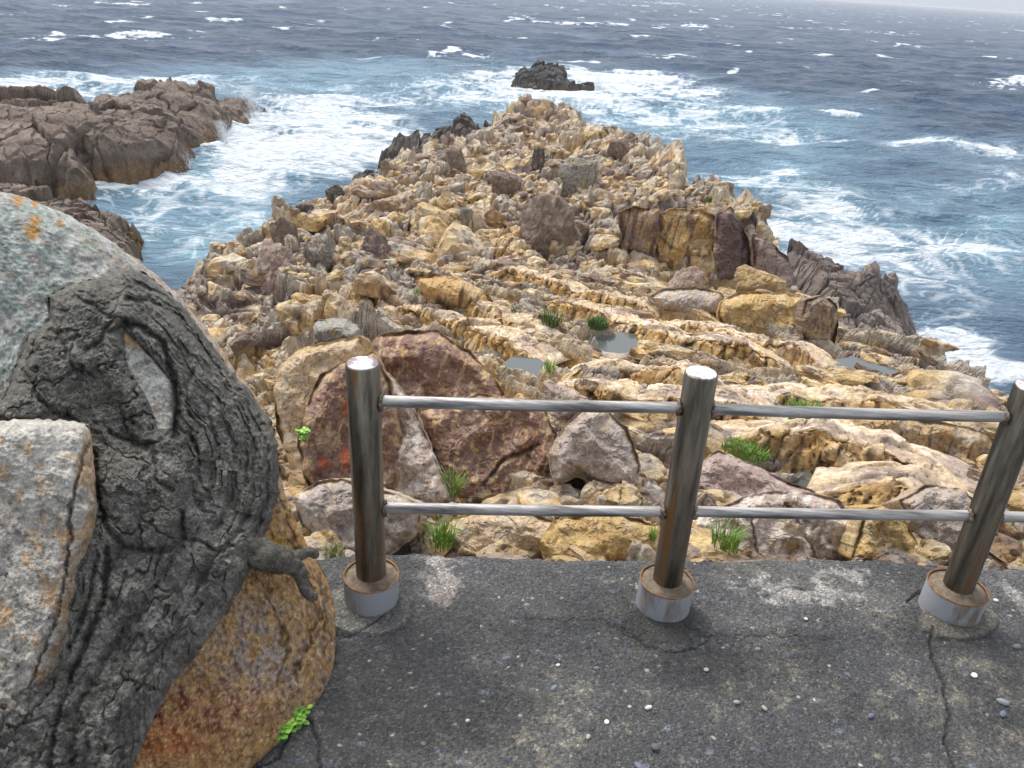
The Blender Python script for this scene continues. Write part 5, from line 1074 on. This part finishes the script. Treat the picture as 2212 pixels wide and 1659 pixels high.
gf = atY(667, 935, hit(667, 1060, zat)[1]-.1); V, Fc = leaves(60, .12, .10, .03, 6, C_(.4, .2)); fern = mk('fern', V, Fc, MWEED); fern.location = (gf[0], gf[1]-.12, gf[2]); tag(fern, 'small bright fern growing in the crack of the tan slab', 'fern')
# ---------------------------------------------------------------- spray where waves break
def spray():
    rg = np.random.RandomState(4); VV, FF = [], []; off = 0; b = np.array([(1,0,0),(-1,0,0),(0,1,0),(0,-1,0),(0,0,1),(0,0,-1)], float); fb = np.array([(0,2,4),(2,1,4),(1,3,4),(3,0,4),(2,0,5),(1,2,5),(3,1,5),(0,3,5)])
    for px, py, wP, hP, n, z0 in ((540,255,44,66,7000,.0),(530,275,50,30,3500,0),(480,300,40,40,4000,0),(468,285,18,44,1800,0),(395,362,60,34,4000,0),(420,345,40,24,1000,.0),(1290,190,26,30,1500,0),(1150,188,60,14,2200,0),(985,322,20,26,500,0.4),(835,378,34,40,2200,0),(185,396,40,14,700,0),(1845,640,20,10,200,0)):
        g = atz(px, py, z0); k = ((g-CAM)@fw)/F; W, Hh = wP*k, hP*k
        t_ = rg.rand(n)**1.6; x = rg.normal(size=n)*W*.30*(1-.5*t_); y = rg.normal(size=n)*W*.3-.3; z = t_*Hh; s = .011*k*60*rg.uniform(.35, 1.3, n)*(1-.6*t_)
        V = (np.stack([g[0]+x, g[1]+y, g[2]+z], -1)[:, None]+b[None]*s[:, None, None]*C_(1, 1, 1.6)).reshape(-1, 3); VV.append(V); FF.append((fb[None]+(np.arange(n)*6)[:, None, None]).reshape(-1, 3)+off); off += len(V)
    m, t, bs = nodes('spray'); bs.inputs['Base Color'].default_value = (.88, .92, .95, 1); bs.inputs['Roughness'].default_value = .8
    o = mk('sea_spray', np.concatenate(VV), np.concatenate(FF), m, smooth=True); tag(o, kind='stuff')
spray()

# ---------------------------------------------------------------- sea haze
def haze():
    x, y0, y1, z0, z1 = 15500, -60, 15000, -4, 16
    V = [(-x,y0,z0),(x,y0,z0),(x,y1,z0),(-x,y1,z0),(-x,y0,z1),(x,y0,z1),(x,y1,z1),(-x,y1,z1)]; Fc = [(0,3,2,1),(4,5,6,7),(0,1,5,4),(1,2,6,5),(2,3,7,6),(3,0,4,7)]
    m = bpy.data.materials.new('haze'); m.use_nodes = True; t = m.node_tree; t.nodes.clear(); o_ = t.nodes.new('ShaderNodeOutputMaterial'); v = t.nodes.new('ShaderNodeVolumePrincipled')
    v.inputs['Color'].default_value = (.93, .95, .98, 1); v.inputs['Density'].default_value = .00017; v.inputs['Anisotropy'].default_value = .1; t.links.new(v.outputs[0], o_.inputs['Volume'])
    o = mk('haze', V, Fc, m, smooth=False); tag(o, kind='stuff')
haze()
